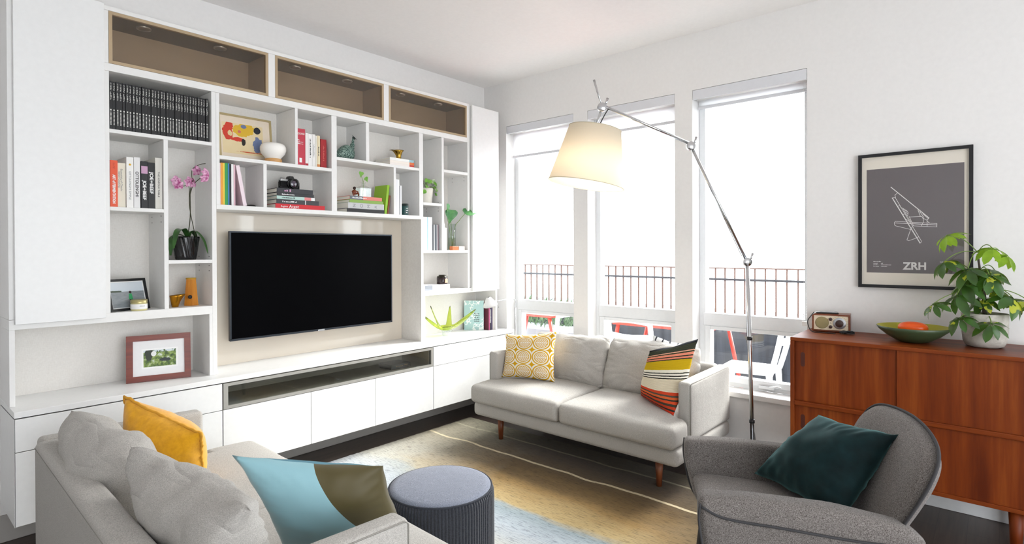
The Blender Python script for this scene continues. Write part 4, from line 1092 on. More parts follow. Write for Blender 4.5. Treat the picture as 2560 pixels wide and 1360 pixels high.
m.prism([(0.112, .092), (0.128, .092), (0.131, .060), (0.108, .060)], -0.0055, -0.0050); m.build('green_top', plain('2f9a5e', 0.6), t)
M().lathe([(0.0075, 0), (0, .0006)], (0.121, 0.100, -0.0055), 14).build('hair', plain('2a1c18', 0.6), t)
M().box(0.112, 0.128, 0.038, 0.060, -0.0055, -0.0050).build('trousers', plain('1c1e24', 0.6), t)
m = M(); m.box(0.09, 0.12, 0.002, 0.12, -0.02, -0.0145); m.build('stand', BLACK, t)
# candle jar beside it
o3 = (0.990, 3.535, 1.1305); z = 1.1305
t = thing('candle_jar', 'small glass candle jar with white label and gold lid by the seaside photo', 'candle jar', o3)
M(o3).lathe([(0, z), (.036, z), (.039, z + .004), (.039, z + .042), (0, z + .042)], (.99, 3.535, 0), 32).build('jar', plain('d8cf9a', 0.15), t)
M(o3).lathe([(.0395, z + .010), (.0395, z + .036)], (.99, 3.535, 0), 32).build('paper_label', plain('f6f6f4', 0.6), t)
M(o3).lathe([(.040, z + .042), (.040, z + .058), (.037, z + .060), (0, z + .060)], (.99, 3.535, 0), 32).build('lid', plain('b9ad78', 0.3, 0.6), t)
print_marks(0.024, 0.005, INKG, t, frame_mx((-0.008, -0.0403, .024), (1, 0, 0), (0, 0, 1)), 9)
# landscape in red-brown frame
g = G('garden_painting'); nz = g.noise(45, 5, 0.65); s = g.sep()
c = g.ramp(nz, [(0.30, '1f2a1e'), (0.45, '4f6a34'), (0.56, '8ba24a'), (0.70, 'dfe6e0')])
c = g.mix(g.math('MULTIPLY', g.math('GREATER_THAN', s[1], .16), g.math('GREATER_THAN', nz, .47)), c, 'dbe6ea')
c = blob(g, '2b3426', c, 0.105, .15, .018, .04, 30, .9, 1); c = blob(g, 'eef0ee', c, 0.13, .15, .012, .014, 10, .9, 2); c = blob(g, '2a3336', c, .19, .115, .03, .010, 20, .9, 3); g.color(c); g.set(rough=0.5)
RB = wood('mahogany_frame', '5e1f10', '7a2c18', '8e3a20', 'X', 1.2, 0.35)
P0 = Vector((0.955, 3.640, 0.7215)); ex = Vector((0.295, -0.085, 0)).normalized(); n2 = Vector((0, 0, 1)).cross(ex)
ey = (Vector((0, 0, 1)) * math.cos(.12) + n2 * math.sin(.12)).normalized()
WW = 0.312; HH = 0.258
t = flat_picture('framed_landscape', 'mahogany framed garden landscape with wide white mount in the alcove', 'picture', P0, ex, ey, WW, HH, 0.032, 0.020, RB, plain('f5f5f6', 0.8), g.m, 0, 0.081, 0.238, 0.079, 0.172)
M().box(0.072, 0.247, 0.070, 0.181, -0.0061, -0.0058).build('inner_mount', plain('ffffff', 0.8), t)
M().box(0.12, 0.19, 0.002, 0.17, -0.028, -0.0205).build('stand', BLACK, t)
# runway map on the poster: (line width, points across / up the print)
DRAWING = [(0.0042, [(0.265, 0.819), (0.659, 0.513)]),
    (0.0048, [(0.28, 0.715), (0.569, 0.283)]),
    (0.0024, [(0.31, 0.719), (0.583, 0.3), (0.578, 0.286), (0.564, 0.281)]),
    (0.0024, [(0.277, 0.713), (0.313, 0.72)]),
    (0.0024, [(0.335, 0.758), (0.308, 0.741), (0.315, 0.716)]),
    (0.0024, [(0.305, 0.457), (0.302, 0.479), (0.313, 0.491), (0.738, 0.459), (0.736, 0.428), (0.738, 0.428), (0.492, 0.444)]),
    (0.0034, [(0.315, 0.476), (0.738, 0.446)]),
    (0.0024, [(0.305, 0.457), (0.315, 0.448), (0.473, 0.41), (0.435, 0.312), (0.453, 0.305), (0.54, 0.332)]),
    (0.0024, [(0.473, 0.41), (0.492, 0.439)]),
    (0.0024, [(0.455, 0.528), (0.588, 0.529), (0.597, 0.511)]),
    (0.0024, [(0.548, 0.591), (0.573, 0.529)]),
    (0.0024, [(0.564, 0.577), (0.602, 0.528), (0.602, 0.476), (0.583, 0.441)]),
    (0.0024, [(0.659, 0.513), (0.64, 0.492), (0.602, 0.511)]),
    (0.0024, [(0.597, 0.554), (0.654, 0.505)]),
    (0.0024, [(0.394, 0.61), (0.435, 0.586), (0.448, 0.568), (0.441, 0.533), (0.477, 0.479)]),
    (0.0024, [(0.365, 0.625), (0.394, 0.61), (0.463, 0.497)]),
    (0.0024, [(0.34, 0.636), (0.365, 0.638)]),
    (0.0024, [(0.394, 0.552), (0.416, 0.559)]),
    (0.0024, [(0.424, 0.507), (0.463, 0.488)]),
    (0.0024, [(0.64, 0.492), (0.64, 0.436)]),
    (0.0024, [(0.64, 0.484), (0.668, 0.464)]),
    (0.0024, [(0.526, 0.329), (0.554, 0.339)]),
    (0.0024, [(0.458, 0.533), (0.502, 0.443)]),
    (0.002, [(0.416, 0.596), (0.443, 0.555)])]
# ------------------------------------------------------------------ rug
RX0, RX1, RY0, RY1 = 0.95, 3.44, 0.62, 3.46
g = G('hand_knotted_rug'); s = g.sep()
n1 = g.noise(1, 4, 0.6, g.mapping((7, 0.8, 1))); n2 = g.noise(1, 5, 0.75, g.mapping((150, 16, 1))); n3 = g.noise(2.2, 3, 0.5)
# position across the rug, wandering with the weave
u = g.math('ADD', s[0], g.math('MULTIPLY', g.math('SUBTRACT', n1, 0.5), 0.34))
u = g.math('ADD', u, g.math('MULTIPLY', g.math('SUBTRACT', n3, 0.5), 0.22))
w = g.math('DIVIDE', u, 2.5)
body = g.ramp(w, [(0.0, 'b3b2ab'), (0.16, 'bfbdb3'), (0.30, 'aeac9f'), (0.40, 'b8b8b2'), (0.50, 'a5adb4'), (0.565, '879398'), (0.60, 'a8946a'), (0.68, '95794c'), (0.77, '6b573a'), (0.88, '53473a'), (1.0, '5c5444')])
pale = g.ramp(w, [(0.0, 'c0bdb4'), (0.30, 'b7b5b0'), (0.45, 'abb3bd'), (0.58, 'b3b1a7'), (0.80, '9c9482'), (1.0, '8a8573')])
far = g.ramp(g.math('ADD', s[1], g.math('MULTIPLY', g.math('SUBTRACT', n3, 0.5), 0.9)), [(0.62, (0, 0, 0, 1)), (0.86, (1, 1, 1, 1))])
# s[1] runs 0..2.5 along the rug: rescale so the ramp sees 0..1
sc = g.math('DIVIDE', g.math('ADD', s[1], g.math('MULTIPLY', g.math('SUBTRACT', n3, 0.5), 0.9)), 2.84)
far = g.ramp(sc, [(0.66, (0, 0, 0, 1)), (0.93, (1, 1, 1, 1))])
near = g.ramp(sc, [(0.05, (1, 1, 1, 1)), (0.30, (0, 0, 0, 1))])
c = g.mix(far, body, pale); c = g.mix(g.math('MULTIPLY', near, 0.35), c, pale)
# thin cream contour line
n4 = g.noise(1, 2, 0.5, g.mapping((0.01, 1.6, 1)))
ln = g.math('SUBTRACT', s[0], g.math('ADD', 2.03, g.math('MULTIPLY', g.math('SUBTRACT', n4, 0.5), 0.14)))
k = g.math('LESS_THAN', g.math('ABSOLUTE', ln), 0.011)
c = g.mix(g.math('MULTIPLY', k, 0.85), c, 'e2d3b0')
ln2 = g.math('SUBTRACT', s[0], g.math('ADD', 2.31, g.math('MULTIPLY', g.math('SUBTRACT', n4, 0.5), 0.1)))
c = g.mix(g.math('MULTIPLY', g.math('LESS_THAN', g.math('ABSOLUTE', ln2), 0.010), 0.35), c, 'cfc7a8')
fl = g.ramp(n2, [(0.36, (0.25, 0.26, 0.27, 1)), (0.49, (0.92, 0.92, 0.92, 1)), (1.0, (1.06, 1.04, 1.0, 1))])
c = g.mix(0.75, c, fl, 'MULTIPLY')
g.color(c); g.set(rough=1.0, spec=0.05, sheen=0.1); g.bump(n2, 0.6, 0.004)
org = (RX0, RY0, 0)
m = M(org)
NX = 160
top = []; random.seed(3)
for i in range(NX + 1):
    x = RX0 + (RX1 - RX0) * i / NX
    yy = [RY0 + 0.004 * noise.noise(Vector((x * 20, 1, 0))), RY1 + 0.008 * noise.noise(Vector((x * 26, 5, 0))) + 0.006 * noise.noise(Vector((x * 80, 9, 0)))]
    top.append([m.bm.verts.new((x, yy[0], 0.001)), m.bm.verts.new((x, yy[0] + .002, 0.010)), m.bm.verts.new((x, yy[1] - .002, 0.010)), m.bm.verts.new((x, yy[1], 0.001))])
for a, b in zip(top, top[1:]):
    for k_ in range(3): m.bm.faces.new((a[k_], b[k_], b[k_ + 1], a[k_ + 1]))
m.bm.faces.new(top[0]); m.bm.faces.new(top[-1][::-1])
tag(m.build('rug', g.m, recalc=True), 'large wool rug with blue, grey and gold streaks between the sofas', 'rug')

# ------------------------------------------------------------------ sofas
SOFA = fabric('light_grey_weave', '99958f', 'cac6c0', 300, 0.4, 0.95, 0.1, (1, 1, 2.2))
WALN = wood('walnut_leg', '5a2c14', '7a4020', '8f5230', 'Z', 2, 0.4)
PIPE = plain('8f8b84', 0.9)
g = G('creased_grey_weave'); f = g.noise(300, 3, .7, g.mapping((1, 1, 2.2))); g.color(g.ramp(f, [(0.33, '99958f'), (0.67, 'cac6c0')])); g.set(rough=.95, spec=.2, sheen=.1)
cr = g.noise(1.0, 1, .4, g.mapping((9, 3.2, 10), (0.3, 0.5, 0.2)))
rd = g.math('ABSOLUTE', g.math('SUBTRACT', cr, 0.5))
g.bump(g.math('ADD', g.math('MULTIPLY', f, .08), g.math('MULTIPLY', g.math('MINIMUM', rd, 0.07), 6.0)), 0.5, 0.014); CRS = g.m
def soft_box(m, x0, x1, y0, y1, z0, z1, bev, crown=0.0, step=0.09, belly=0.0, seg=4, seed=0, wr=0.0):
    b = M(); b.box(x0, x1, y0, y1, z0, z1, 0, bev, seg)
    b.gridcut(step, (x0, y0, z0), (x1, y1, z1))
    cx, cy, cz = (x0 + x1) / 2, (y0 + y1) / 2, (z0 + z1) / 2
    def fn(c):
        a = max(0, 1 - ((c.x - cx) / (x1 - x0) * 2) ** 2); bb = max(0, 1 - ((c.y - cy) / (y1 - y0) * 2) ** 2); d = max(0, 1 - ((c.z - cz) / (z1 - z0) * 2) ** 2)
        if c.z > cz: c.z += crown * (a * bb) ** 0.5
        if belly:
            if c.x < cx: c.x -= belly * (bb * d) ** 0.5 * max(0, (cx - c.x) / (cx - x0))
            c.y += belly * 0.6 * (a * d) ** 0.5 * (c.y - cy) / (y1 - cy)
        if wr:
            w = noise.noise(c * 5 + Vector((seed, seed, 0))); c.z += wr * w * (a * bb) ** .5
        return c
    b.displace(fn); b.smooth_all(); m.absorb(b.bm); return m
def sofa(label, loc, rotz, hw, depth, arm_in, fl):
    """local frame: front at x=0, back at x=depth, y from -hw to hw; fl flips nothing, kept for cushions"""
    t = thing('sofa', label, 'sofa', loc, rotz, None)
    m = M(); soft_box(m, 0.02, depth - 0.02, -hw, hw, 0.185, 0.288, 0.03, 0, 0.3); m.build('base', SOFA, t)
    for s in (-1, 1):
        m = M(); y0, y1 = sorted((s * hw, s * (hw - 0.085)))
        b = M(); b.prism([(arm_in, 0.287), (depth - 0.02, 0.287), (depth - 0.02, 0.662), (arm_in + .25, 0.655), (arm_in, 0.648)], y0, y1, 'y', 0, 0.022, 4)
        b.gridcut(0.12, (arm_in, y0, .2), (depth, y1, .7)); b.smooth_all(); m.absorb(b.bm)
        a = m.build('arm', SOFA, t)
        yo = s * (hw - 0.004)
        M().tube([(arm_in + 0.006, yo, 0.30), (arm_in + 0.006, yo, 0.630), (arm_in + 0.02, yo, 0.642), (depth - 0.06, yo, 0.652)], 0.0024, 6).build('piping', PIPE, a)
    m = M(); soft_box(m, depth - 0.10, depth - 0.002, -hw + 0.084, hw - 0.084, 0.2, 0.660, 0.024, 0, 0.2); bf = m.build('back_frame', SOFA, t)
    M().tube([(depth - 0.003, -hw + .10, .636), (depth - 0.003, hw - .10, .636)], 0.0022, 6).build('piping', PIPE, bf)
    for s in (-1, 1):
        m = M()
        # T-shaped seat cushion: main block between the arms plus the nose that runs out in front of the arm
        y_in, y_out = s * 0.004, s * (hw - 0.005); a0, a1 = sorted((y_in, y_out))
        b = M(); yi_ = s * (hw - 0.090)
        pts = [(-0.02, y_in), (depth - 0.11, y_in), (depth - 0.11, yi_), (arm_in - 0.01, yi_), (arm_in - 0.01, y_out), (-0.02, y_out)]
        b.prism(pts, 0.29, 0.425, 'z', 0, 0.034, 4); b.gridcut(0.085, (-.02, a0, .29), (depth, a1, .43))
        L = a1 - a0; cy = (a0 + a1) / 2
        def fn(c):
            bb = max(0, 1 - ((c.y - cy) / L * 2) ** 2); aa = max(0, min(1, (c.x + 0.02) / 0.14)) * max(0, min(1, (depth - .1 - c.x) / .2))
            if c.z > 0.38: c.z += 0.028 * bb ** .5 * aa + 0.005 * noise.noise(c * 6)
            if c.x < 0.1: c.x -= 0.016 * bb ** .5 * max(0, 1 - ((c.z - .357) / .068) ** 2)
            return c
        b.displace(fn); b.smooth_all(); m.absorb(b.bm); m.build('seat_cushion', SOFA, t)
    for sx, sy in ((0.13, hw - 0.19), (0.13, -hw + 0.17), (depth - 0.12, hw - 0.15), (depth - 0.12, -hw + 0.15)):
        M().tube([(sx, sy, 0.186), (sx, sy, 0.011)], [0.026, 0.016], 20).build('leg', WALN, t)
    return t
sB = sofa('light grey two-seat sofa with walnut legs in front of the windows', (3.055, 2.235, 0), math.radians(-0.6), 0.835, 0.86, 0.20, 1)
sA = sofa('light grey sofa seen from behind in the left foreground', (1.358, 2.215, 0), math.radians(180 - 1.6), 0.885, 0.913, 0.255, -1)
def bcush(q, parent, seed, t=0.19, pin=0.035, rn=0.07):
    inv = (Matrix.Translation(parent.location) @ Euler(parent.rotation_euler).to_matrix().to_4x4()).inverted()
    o = pillow('back_cushion', [inv @ Vector(p) for p in q], t, CRS, parent, n=34, seed=seed, pinch=pin, wr=0.018, power=3.0, wf=4.0, rnd=rn)
    return o
bcush([(3.585, 2.975, 0.415), (3.575, 2.195, 0.415), (3.70, 2.20, 0.800), (3.71, 2.95, 0.775)], sB, 3)
bcush([(3.575, 2.245, 0.415), (3.565, 1.500, 0.415), (3.70, 1.49, 0.800), (3.70, 2.215, 0.805)], sB, 7)
bcush([(0.705, 2.245, 0.425), (0.650, 2.985, 0.425), (0.565, 2.99, 0.820), (0.590, 2.24, 0.745)], sA, 12, 0.23, 0.05, 0.16)
bcush([(0.735, 1.44, 0.425), (0.690, 2.225, 0.425), (0.580, 2.205, 0.820), (0.625, 1.40, 0.825)], sA, 21, 0.20, 0.24, 0.03)

# ------------------------------------------------------------------ loose cushions
def top_pillow(name, label, q, t, mats, seed, cat='pillow', **kw):
    o3 = sum((Vector(p) for p in q), Vector()) / 4
    o = pillow(name, q, t, mats, None, o3, seed=seed, **kw)
    tag(o, label, cat); return o
def uv(g):
    u = g.new('ShaderNodeUVMap'); u.uv_map = 'UVMap'; return u.outputs[0]
g = G('yellow_leaf_print'); S_ = g.new('ShaderNodeMapping'); S_.inputs['Scale'].default_value = (3.2, 3.3, 1); g.link(uv(g), S_.inputs[0]); sp = g.sep(S_.outputs[0])
fx = g.math('SUBTRACT', g.math('FRACT', sp[0]), 0.5); fy = g.math('SUBTRACT', g.math('FRACT', sp[1]), 0.5)
r = g.math('SQRT', g.math('ADD', g.math('MULTIPLY', fx, fx), g.math('MULTIPLY', fy, fy)))
ax, ay = g.math('ABSOLUTE', fx), g.math('ABSOLUTE', fy)
ring = g.math('LESS_THAN', g.math('ABSOLUTE', g.math('SUBTRACT', r, 0.46)), 0.035)
ring2 = g.math('LESS_THAN', g.math('ABSOLUTE', g.math('SUBTRACT', r, 0.345)), 0.018)
vein = g.math('GREATER_THAN', g.math('SINE', g.math('MULTIPLY', g.math('ADD', g.math('MULTIPLY', ay, 1.0), g.math('MULTIPLY', fx, 0.8)), 62)), 0.15)
rib = g.math('LESS_THAN', ay, 0.018)
inside = g.math('LESS_THAN', r, 0.33)
cx_ = g.math('SUBTRACT', 0.5, ax); cy_ = g.math('SUBTRACT', 0.5, ay)
star = g.math('MULTIPLY', g.math('LESS_THAN', g.math('ADD', g.math('SQRT', cx_), g.math('SQRT', cy_)), 0.56), 1.0)
w_in = g.math('MULTIPLY', inside, g.math('MAXIMUM', g.math('MULTIPLY', vein, g.math('SUBTRACT', 1, rib)), 0))
yel = g.math('MAXIMUM', g.math('MAXIMUM', ring, ring2), g.math('MAXIMUM', w_in, star))
g.color(g.mix(yel, 'efe9db', 'd3a11f')); g.set(rough=0.95, spec=0.1); g.bump(g.noise(400, 2), 0.2, 0.001); YP = g.m
top_pillow('throw_pillow', 'square yellow and white leaf-print pillow at the left end of the window sofa',
           [(3.315, 2.985, 0.445), (3.42, 2.530, 0.450), (3.50, 2.575, 0.825), (3.42, 3.030, 0.770)], 0.15, YP, 31, n=30, pinch=0.09, wr=0.004)
g = G('striped_kilim'); sp = g.sep(uv(g)); nz = g.noise(60, 3)
v = g.math('ADD', sp[1], g.math('MULTIPLY', g.math('SUBTRACT', nz, .5), .008))
st = [(0, 'd8432a'), (.06, '3c3b33'), (.085, 'c8452a'), (.12, '4a4438'), (.15, 'd9532f'), (.185, '3c3b33'), (.205, 'e06a3a'), (.235, '5a5246'), (.26, 'd44a2c'), (.30, 'e8dcc4'), (.31, 'e3d6bc'), (.47, '35342f'), (.485, 'efe8da'), (.505, '35342f'), (.52, 'efe8da'), (.545, '4a4a42'), (.56, 'f0ead8'), (.60, 'c9a71e'), (.74, '3a3c30'), (.755, 'e58a6e'), (.78, '3a3c30'), (.795, 'e88f74'), (.83, '41432f'), (.85, 'dfa58c'), (.865, '3d4034'), (.96, '26282c')]
g.color(g.ramp(v, st[:32], 'CONSTANT')); g.set(rough=0.95, spec=0.1)
g.bump(g.math('SINE', g.math('MULTIPLY', sp[1], 420)), 0.35, 0.0015); SP = g.m
top_pillow('throw_pillow', 'striped red, white and mustard woven pillow against the right arm of the window sofa',
           [(3.470, 1.845, 0.455), (3.225, 1.500, 0.430), (3.445, 1.435, 0.890), (3.385, 1.735, 0.790)], 0.17, SP, 41, n=30, pinch=0.05, wr=0.006)
g = G('black_white_stripe'); sp = g.sep(uv(g))
k = g.math('LESS_THAN', g.math('ABSOLUTE', g.math('SUBTRACT', g.math('FRACT', g.math('MULTIPLY', sp[0], 5)), .5)), .10)
g.color(g.mix(k, 'eef0f0', '34363c')); g.set(rough=0.9)
top_pillow('throw_pillow', 'white pillow with thin dark stripes tucked behind the striped kilim pillow',
           [(3.655, 1.93, 0.46), (3.60, 1.55, 0.46), (3.695, 1.60, 0.80), (3.72, 1.88, 0.835)], 0.08, g.m, 51, n=20)
MUS = fabric('mustard_velvet', 'dd9c0e', 'efae1a', 40, 0.12, 0.8, 0.5)
MUSE = plain('d79a2c', 0.9)
qm = [(0.80, 2.96, 0.46), (0.985, 2.63, 0.430), (0.940, 2.55, 0.680), (0.755, 2.90, 0.815)]
t_ = top_pillow('throw_pillow', 'mustard yellow velvet pillow with ruffled edge on the foreground sofa', qm, 0.25, MUS, 61, n=30, pinch=0.05, wr=0.006)
o3 = t_.location; m = M()
ctr = [Vector(p) - o3 for p in qm]; ring_ = []
for a, b in zip(ctr, ctr[1:] + ctr[:1]):
    for i in range(30): ring_.append(a.lerp(b, i / 30) * (1 - 0.05 * math.sin(PI * i / 30)) + Vector((noise.noise(a * 7 + Vector((i * .6, 0, 0))), noise.noise(Vector((0, i * .6, 3)) + a), noise.noise(Vector((i * .7, 5, 3)) + b))) * .006)
ring_.append(ring_[0]); m.tube(ring_, 0.006, 6, cap=False); m.build('ruffled_trim', MUSE, t_)
g = G('two_tone_satin'); sp = g.sep(uv(g))
cur = g.math('ADD', 0.52, g.math('MULTIPLY', g.math('POWER', g.math('SUBTRACT', 1, sp[1]), 1.7), 0.31))
k = g.math('GREATER_THAN', sp[0], cur)
g.color(g.mix(k, '8fb9c2', '4f4626')); g.set(rough=0.5, sheen=0.3, spec=0.3); g.bump(g.noise(500, 2), 0.1, 0.0005)
TEAL = plain('5f8fa0', 0.6)
top_pillow('throw_pillow', 'pale blue and olive brown curved two-tone pillow beside the near sofa arm',
           [(0.905, 1.78, 0.470), (1.235, 1.545, 0.470), (1.120, 1.530, 0.745), (0.750, 1.800, 0.820)], 0.15, [g.m, TEAL], 71, n=30, pinch=0.07, wr=0.006)

# ------------------------------------------------------------------ ottoman
g = G('corduroy_charcoal'); g.color(g.ramp(g.noise(200, 3), [(0.3, '14161c'), (0.7, '30333c')])); g.set(rough=0.9, sheen=0.3); CORD = g.m
FELT = fabric('blue_grey_felt', '5a5f6c', '989dac', 420, 0.5, 0.95, 0.2)
o3 = (1.625, 1.815, 0.011); t = thing('ottoman', 'round charcoal ribbed ottoman with felt top between the seats', 'ottoman', o3)
m = M(o3); N = 1040; ribs = 104; rows = []
prof = [(0.0, 0.018), (0.222, 0.03), (0.226, 0.10), (0.226, 0.395), (0.224, 0.425), (0.216, 0.441)]
for r, z in prof[1:]:
    rows.append([m.bm.verts.new((o3[0] + math.cos(2 * PI * k / N) * (r + 0.0045 * abs(math.sin(PI * ribs * k / N))), o3[1] + math.sin(2 * PI * k / N) * (r + 0.0045 * abs(math.sin(PI * ribs * k / N))), z)) for k in range(N)])
for a, b in zip(rows, rows[1:]):
    for k in range(N): f = m.bm.faces.new((a[k], a[(k + 1) % N], b[(k + 1) % N], b[k])); f.smooth = True
m.bm.faces.new(rows[0][::-1]); m.build('side', CORD, t)
M(o3).lathe([(0.218, .438), (0.214, .446), (0.19, .452), (0.1, .456), (0, .457)], (o3[0], o3[1], 0), 96).build('top', FELT, t)
M(o3).tube([(o3[0] + math.cos(a) * .219, o3[1] + math.sin(a) * .219, .441) for a in [2 * PI * k / 96 for k in range(97)]], 0.004, 8, cap=False).build('piping', plain('2d3038', 0.9), t)
M(o3).lathe([(0, 0.0112), (0.2, 0.0112), (0.2, 0.031), (0, 0.031)], (o3[0], o3[1], 0), 48).build('plinth', DARK, t)

# ------------------------------------------------------------------ armchair
TW = fabric('grey_tweed', '413a35', '96908c', 330, 0.6, 0.95, 0.12)
TWP = plain('3b3a3c', 0.9); DKW = plain('1d1512', 0.4)
AF = (2.285, 0.955); ang = math.atan2(0.88, -0.47)
t = thing('armchair', 'grey tweed armchair with low arms and curved reclined back', 'armchair', (AF[0], AF[1], 0), ang)
# local frame: +x forward, +y towards the far arm is -y; z up
m = M()
b = M(); b.box(-0.60, 0.0, -0.265, 0.265, 0.215, 0.405, 0, 0.035, 4); b.gridcut(0.07, (-.6, -.265, .2), (0, .265, .41))
def fn(c):
    a = max(0, 1 - (c.y / .265) ** 2)
    if c.z > .33: c.z += 0.02 * a ** .5 * max(0, min(1, -c.x / .1)) + 0.02 * max(0, 1 + c.x / .3) * (c.x > -.3)
    if c.x > -0.1: c.x -= (0.40 - min(.4, c.z)) * 0.35
    return c
b.displace(fn); b.smooth_all(); m.absorb(b.bm); m.build('seat', TW, t)
for s in (-1, 1):
    y0, y1 = sorted((s * 0.262, s * 0.355))
    pr = [(0.03, 0.565), (-0.15, 0.572), (-0.42, 0.560), (-0.64, 0.525), (-0.70, 0.475), (-0.60, 0.24), (-0.06, 0.22), (-0.012, 0.30), (0.03, 0.46)]
    b = M(); b.prism(pr, y0, y1, 'y', 0, 0.028, 5); b.gridcut(0.07, (-.7, y0, .2), (.05, y1, .6))
    def fn(c):
        # padded roll along the top edge
        if c.z > 0.44: c.y += s * 0.012 * math.sin(min(1, (c.z - .44) / .12) * PI)
        c.y += s * 0.05 * max(0, -c.x - .1) * 0.0
        return c
    b.displace(fn); b.smooth_all(); m = M(); m.absorb(b.bm); a = m.build('arm', TW, t)
    yo = s * 0.364; m = M()
    m.tube(smooth_path([(0.022, yo, 0.535), (-0.06, yo + s * .004, 0.502), (-0.25, yo + s * .006, 0.487), (-0.48, yo + s * .006, 0.468), (-0.655, yo, 0.462)]), 0.0045, 7)
    m.tube(smooth_path([(0.026, yo - s * .002, 0.545), (0.029, yo, 0.47), (0.0, yo, 0.32), (-0.05, yo, 0.235)]), 0.0045, 7)
    m.build('piping', TWP, a)
# back: rounded shield that leans back
rec = math.radians(24)
def bp(y, h, d): return Vector((-0.56 - math.sin(rec) * h - math.cos(rec) * d - 0.0, y, 0.36 + math.cos(rec) * h - math.sin(rec) * d))
outl = smooth_path([(-0.235, -0.02), (-0.255, 0.12), (-0.290, 0.28), (-0.300, 0.37), (-0.270, 0.445), (-0.17, 0.485), (0, 0.497), (0.17, 0.485), (0.270, 0.445), (0.300, 0.37), (0.290, 0.28), (0.255, 0.12), (0.235, -0.02)], 5) if False else None
pts2 = [(-0.235, -0.02), (-0.255, 0.12), (-0.285, 0.26), (-0.298, 0.35), (-0.275, 0.435), (-0.19, 0.482), (0, 0.500), (0.20, 0.478), (0.325, 0.430), (0.362, 0.35), (0.345, 0.24), (0.300, 0.10), (0.255, -0.02)]
outl = [(p.x, p.y) for p in smooth_path([(a, b_, 0) for a, b_ in pts2], 6)]
m = M(); no = len(outl); NR = 9; bm = m.bm
def ringp(k, side):
    f = k / NR; res = []
    for (y, h) in outl:
        cy, ch = 0.0, 0.23
        yy, hh = y * f, ch + (h - ch) * f
        thk = 0.040 * (1 - f ** 6) ** 0.5 + 0.012 * (1 - f * f)
        curve = 0.030 * (1 - (abs(yy) / .33) ** 2)
        res.append(bm.verts.new(bp(yy, hh, curve - (thk if side > 0 else -thk))))
    return res
prev = {1: None, -1: None}
rim = ringp(NR, 1)
for side in (1, -1):
    cen = bm.verts.new(bp(0, 0.23, 0.030 - (0.052 if side > 0 else -0.052)))
    rings = [ringp(k, side) for k in range(1, NR)] + [rim]
    for i in range(no):
        j = (i + 1) % no
        f = bm.faces.new((cen, rings[0][i], rings[0][j])); f.smooth = True
        for a, b_ in zip(rings, rings[1:]): f = bm.faces.new((a[i], b_[i], b_[j], a[j])); f.smooth = True
m.build('backrest', TW, t, recalc=True)
M().tube([bp(y, h, 0.030 * (1 - (abs(y) / .33) ** 2)) + Vector((0, math.copysign(0.002, y), 0.002)) for y, h in outl], 0.0055, 8).build('piping', TWP, t)
for sx, sy in ((-0.05, 0.22), (-0.05, -0.22), (-0.55, 0.20), (-0.55, -0.20)):
    M().tube([(sx, sy, 0.225), (sx + (0.03 if sx > -.2 else -0.06), sy * 1.12, 0.011 if sx > -.2 else 0.001)], [0.020, 0.013], 14).build('leg', DKW, t)
DGR = G('bottle_green_velvet'); DGR.color(DGR.ramp(DGR.noise(20, 3), [(0.3, '051719'), (0.7, '0a2628')])); DGR.set(rough=0.75, sheen=0.4, spec=0.2); DGR.b.inputs['Sheen Roughness'].default_value = 0.4
DGR.b.inputs['Sheen Tint'].default_value = (0.35, 0.75, 0.75, 1)
top_pillow('throw_pillow', 'dark bottle green velvet pillow on the grey armchair',
           [(2.640, 0.840, 0.440), (2.36, 0.44, 0.440), (2.560, 0.290, 0.750), (2.705, 0.590, 0.735)], 0.20, DGR.m, 81, n=34, pinch=0.07, wr=0.009)

# ------------------------------------------------------------------ floor lamp
ALU = G('polished_aluminium'); ALU.color('c9cacc'); ALU.set(rough=0.18, metal=1.0); ALU = ALU.m
o3 = (3.66, 1.172, 0); t = thing('arc_floor_lamp', 'tall aluminium floor lamp with jointed arm and cream shade over the sofa', 'floor lamp', o3)
J0, J1, J2, TIP = Vector((3.653, 1.202, 1.371)), Vector((3.377, 1.45, 2.093)), Vector((2.975, 1.841, 2.323)), Vector((2.944, 1.878, 2.49))
M(o3).lathe([(0, 0.001), (0.165, 0.001), (0.168, .006), (0.165, .014), (0.02, .018), (0.02, .03), (0, .03)], (3.665, 1.165, 0), 48).build('base', ALU, t)
M(o3).tube([(3.664, 1.168, 0.018), J0], [0.0125, 0.0125], 20).build('pole', ALU, t)
m = M(o3)
for z in (0.36, 0.88):
    f = z / 1.37; p = Vector((3.664, 1.168, 0)).lerp(J0, f); p.z = z; m.tube([p, p + Vector((0, 0, .022))], 0.0165, 16)
m.build('collars', plain('1c1c1e', 0.4), t)
side = Vector((-0.654, 0.756, 0))
up_ = Vector((0, 0, 1))
M(o3).tube([J0, J1], 0.0095, 16).build('lower_arm', ALU, t)
M(o3).tube([J1 + up_ * .012, J2 + up_ * .012], 0.0095, 16).build('upper_arm', ALU, t)
M(o3).tube([J1 + Vector((0, 0, -.012)), J0 + (J1 - J0) * .05 + Vector((-.012, .012, 0))], 0.0022, 6).build('tension_wire', ALU, t)
fwv = Vector((math.cos(math.radians(40.85)), math.sin(math.radians(40.85)), 0))
for J, nm in ((J0, 'joint'), (J1, 'joint'), (J2, 'joint')):
    mt = Matrix.Translation(J - fwv * .012) @ fwv.to_track_quat('Z', 'Y').to_matrix().to_4x4()
    m = M(o3); m.lathe([(0, 0), (0.026, 0), (0.028, .003), (0.028, .021), (0.026, .024), (0, .024)], n=28, mat=mt); m.tube([J + up_ * .01 + side * -.02, J + up_ * .055 - side * .035], [0.005, 0.008], 8)
    m.build('joint', ALU, t)
M(o3).tube([J2, TIP], [0.004, 0.007], 10).build('counter_lever', ALU, t)
axis = Vector((-0.654 * .17, .756 * .17, -1)).normalized()
Stop = Vector((2.948, 1.873, 2.190)); Sbot = Stop + axis * .345
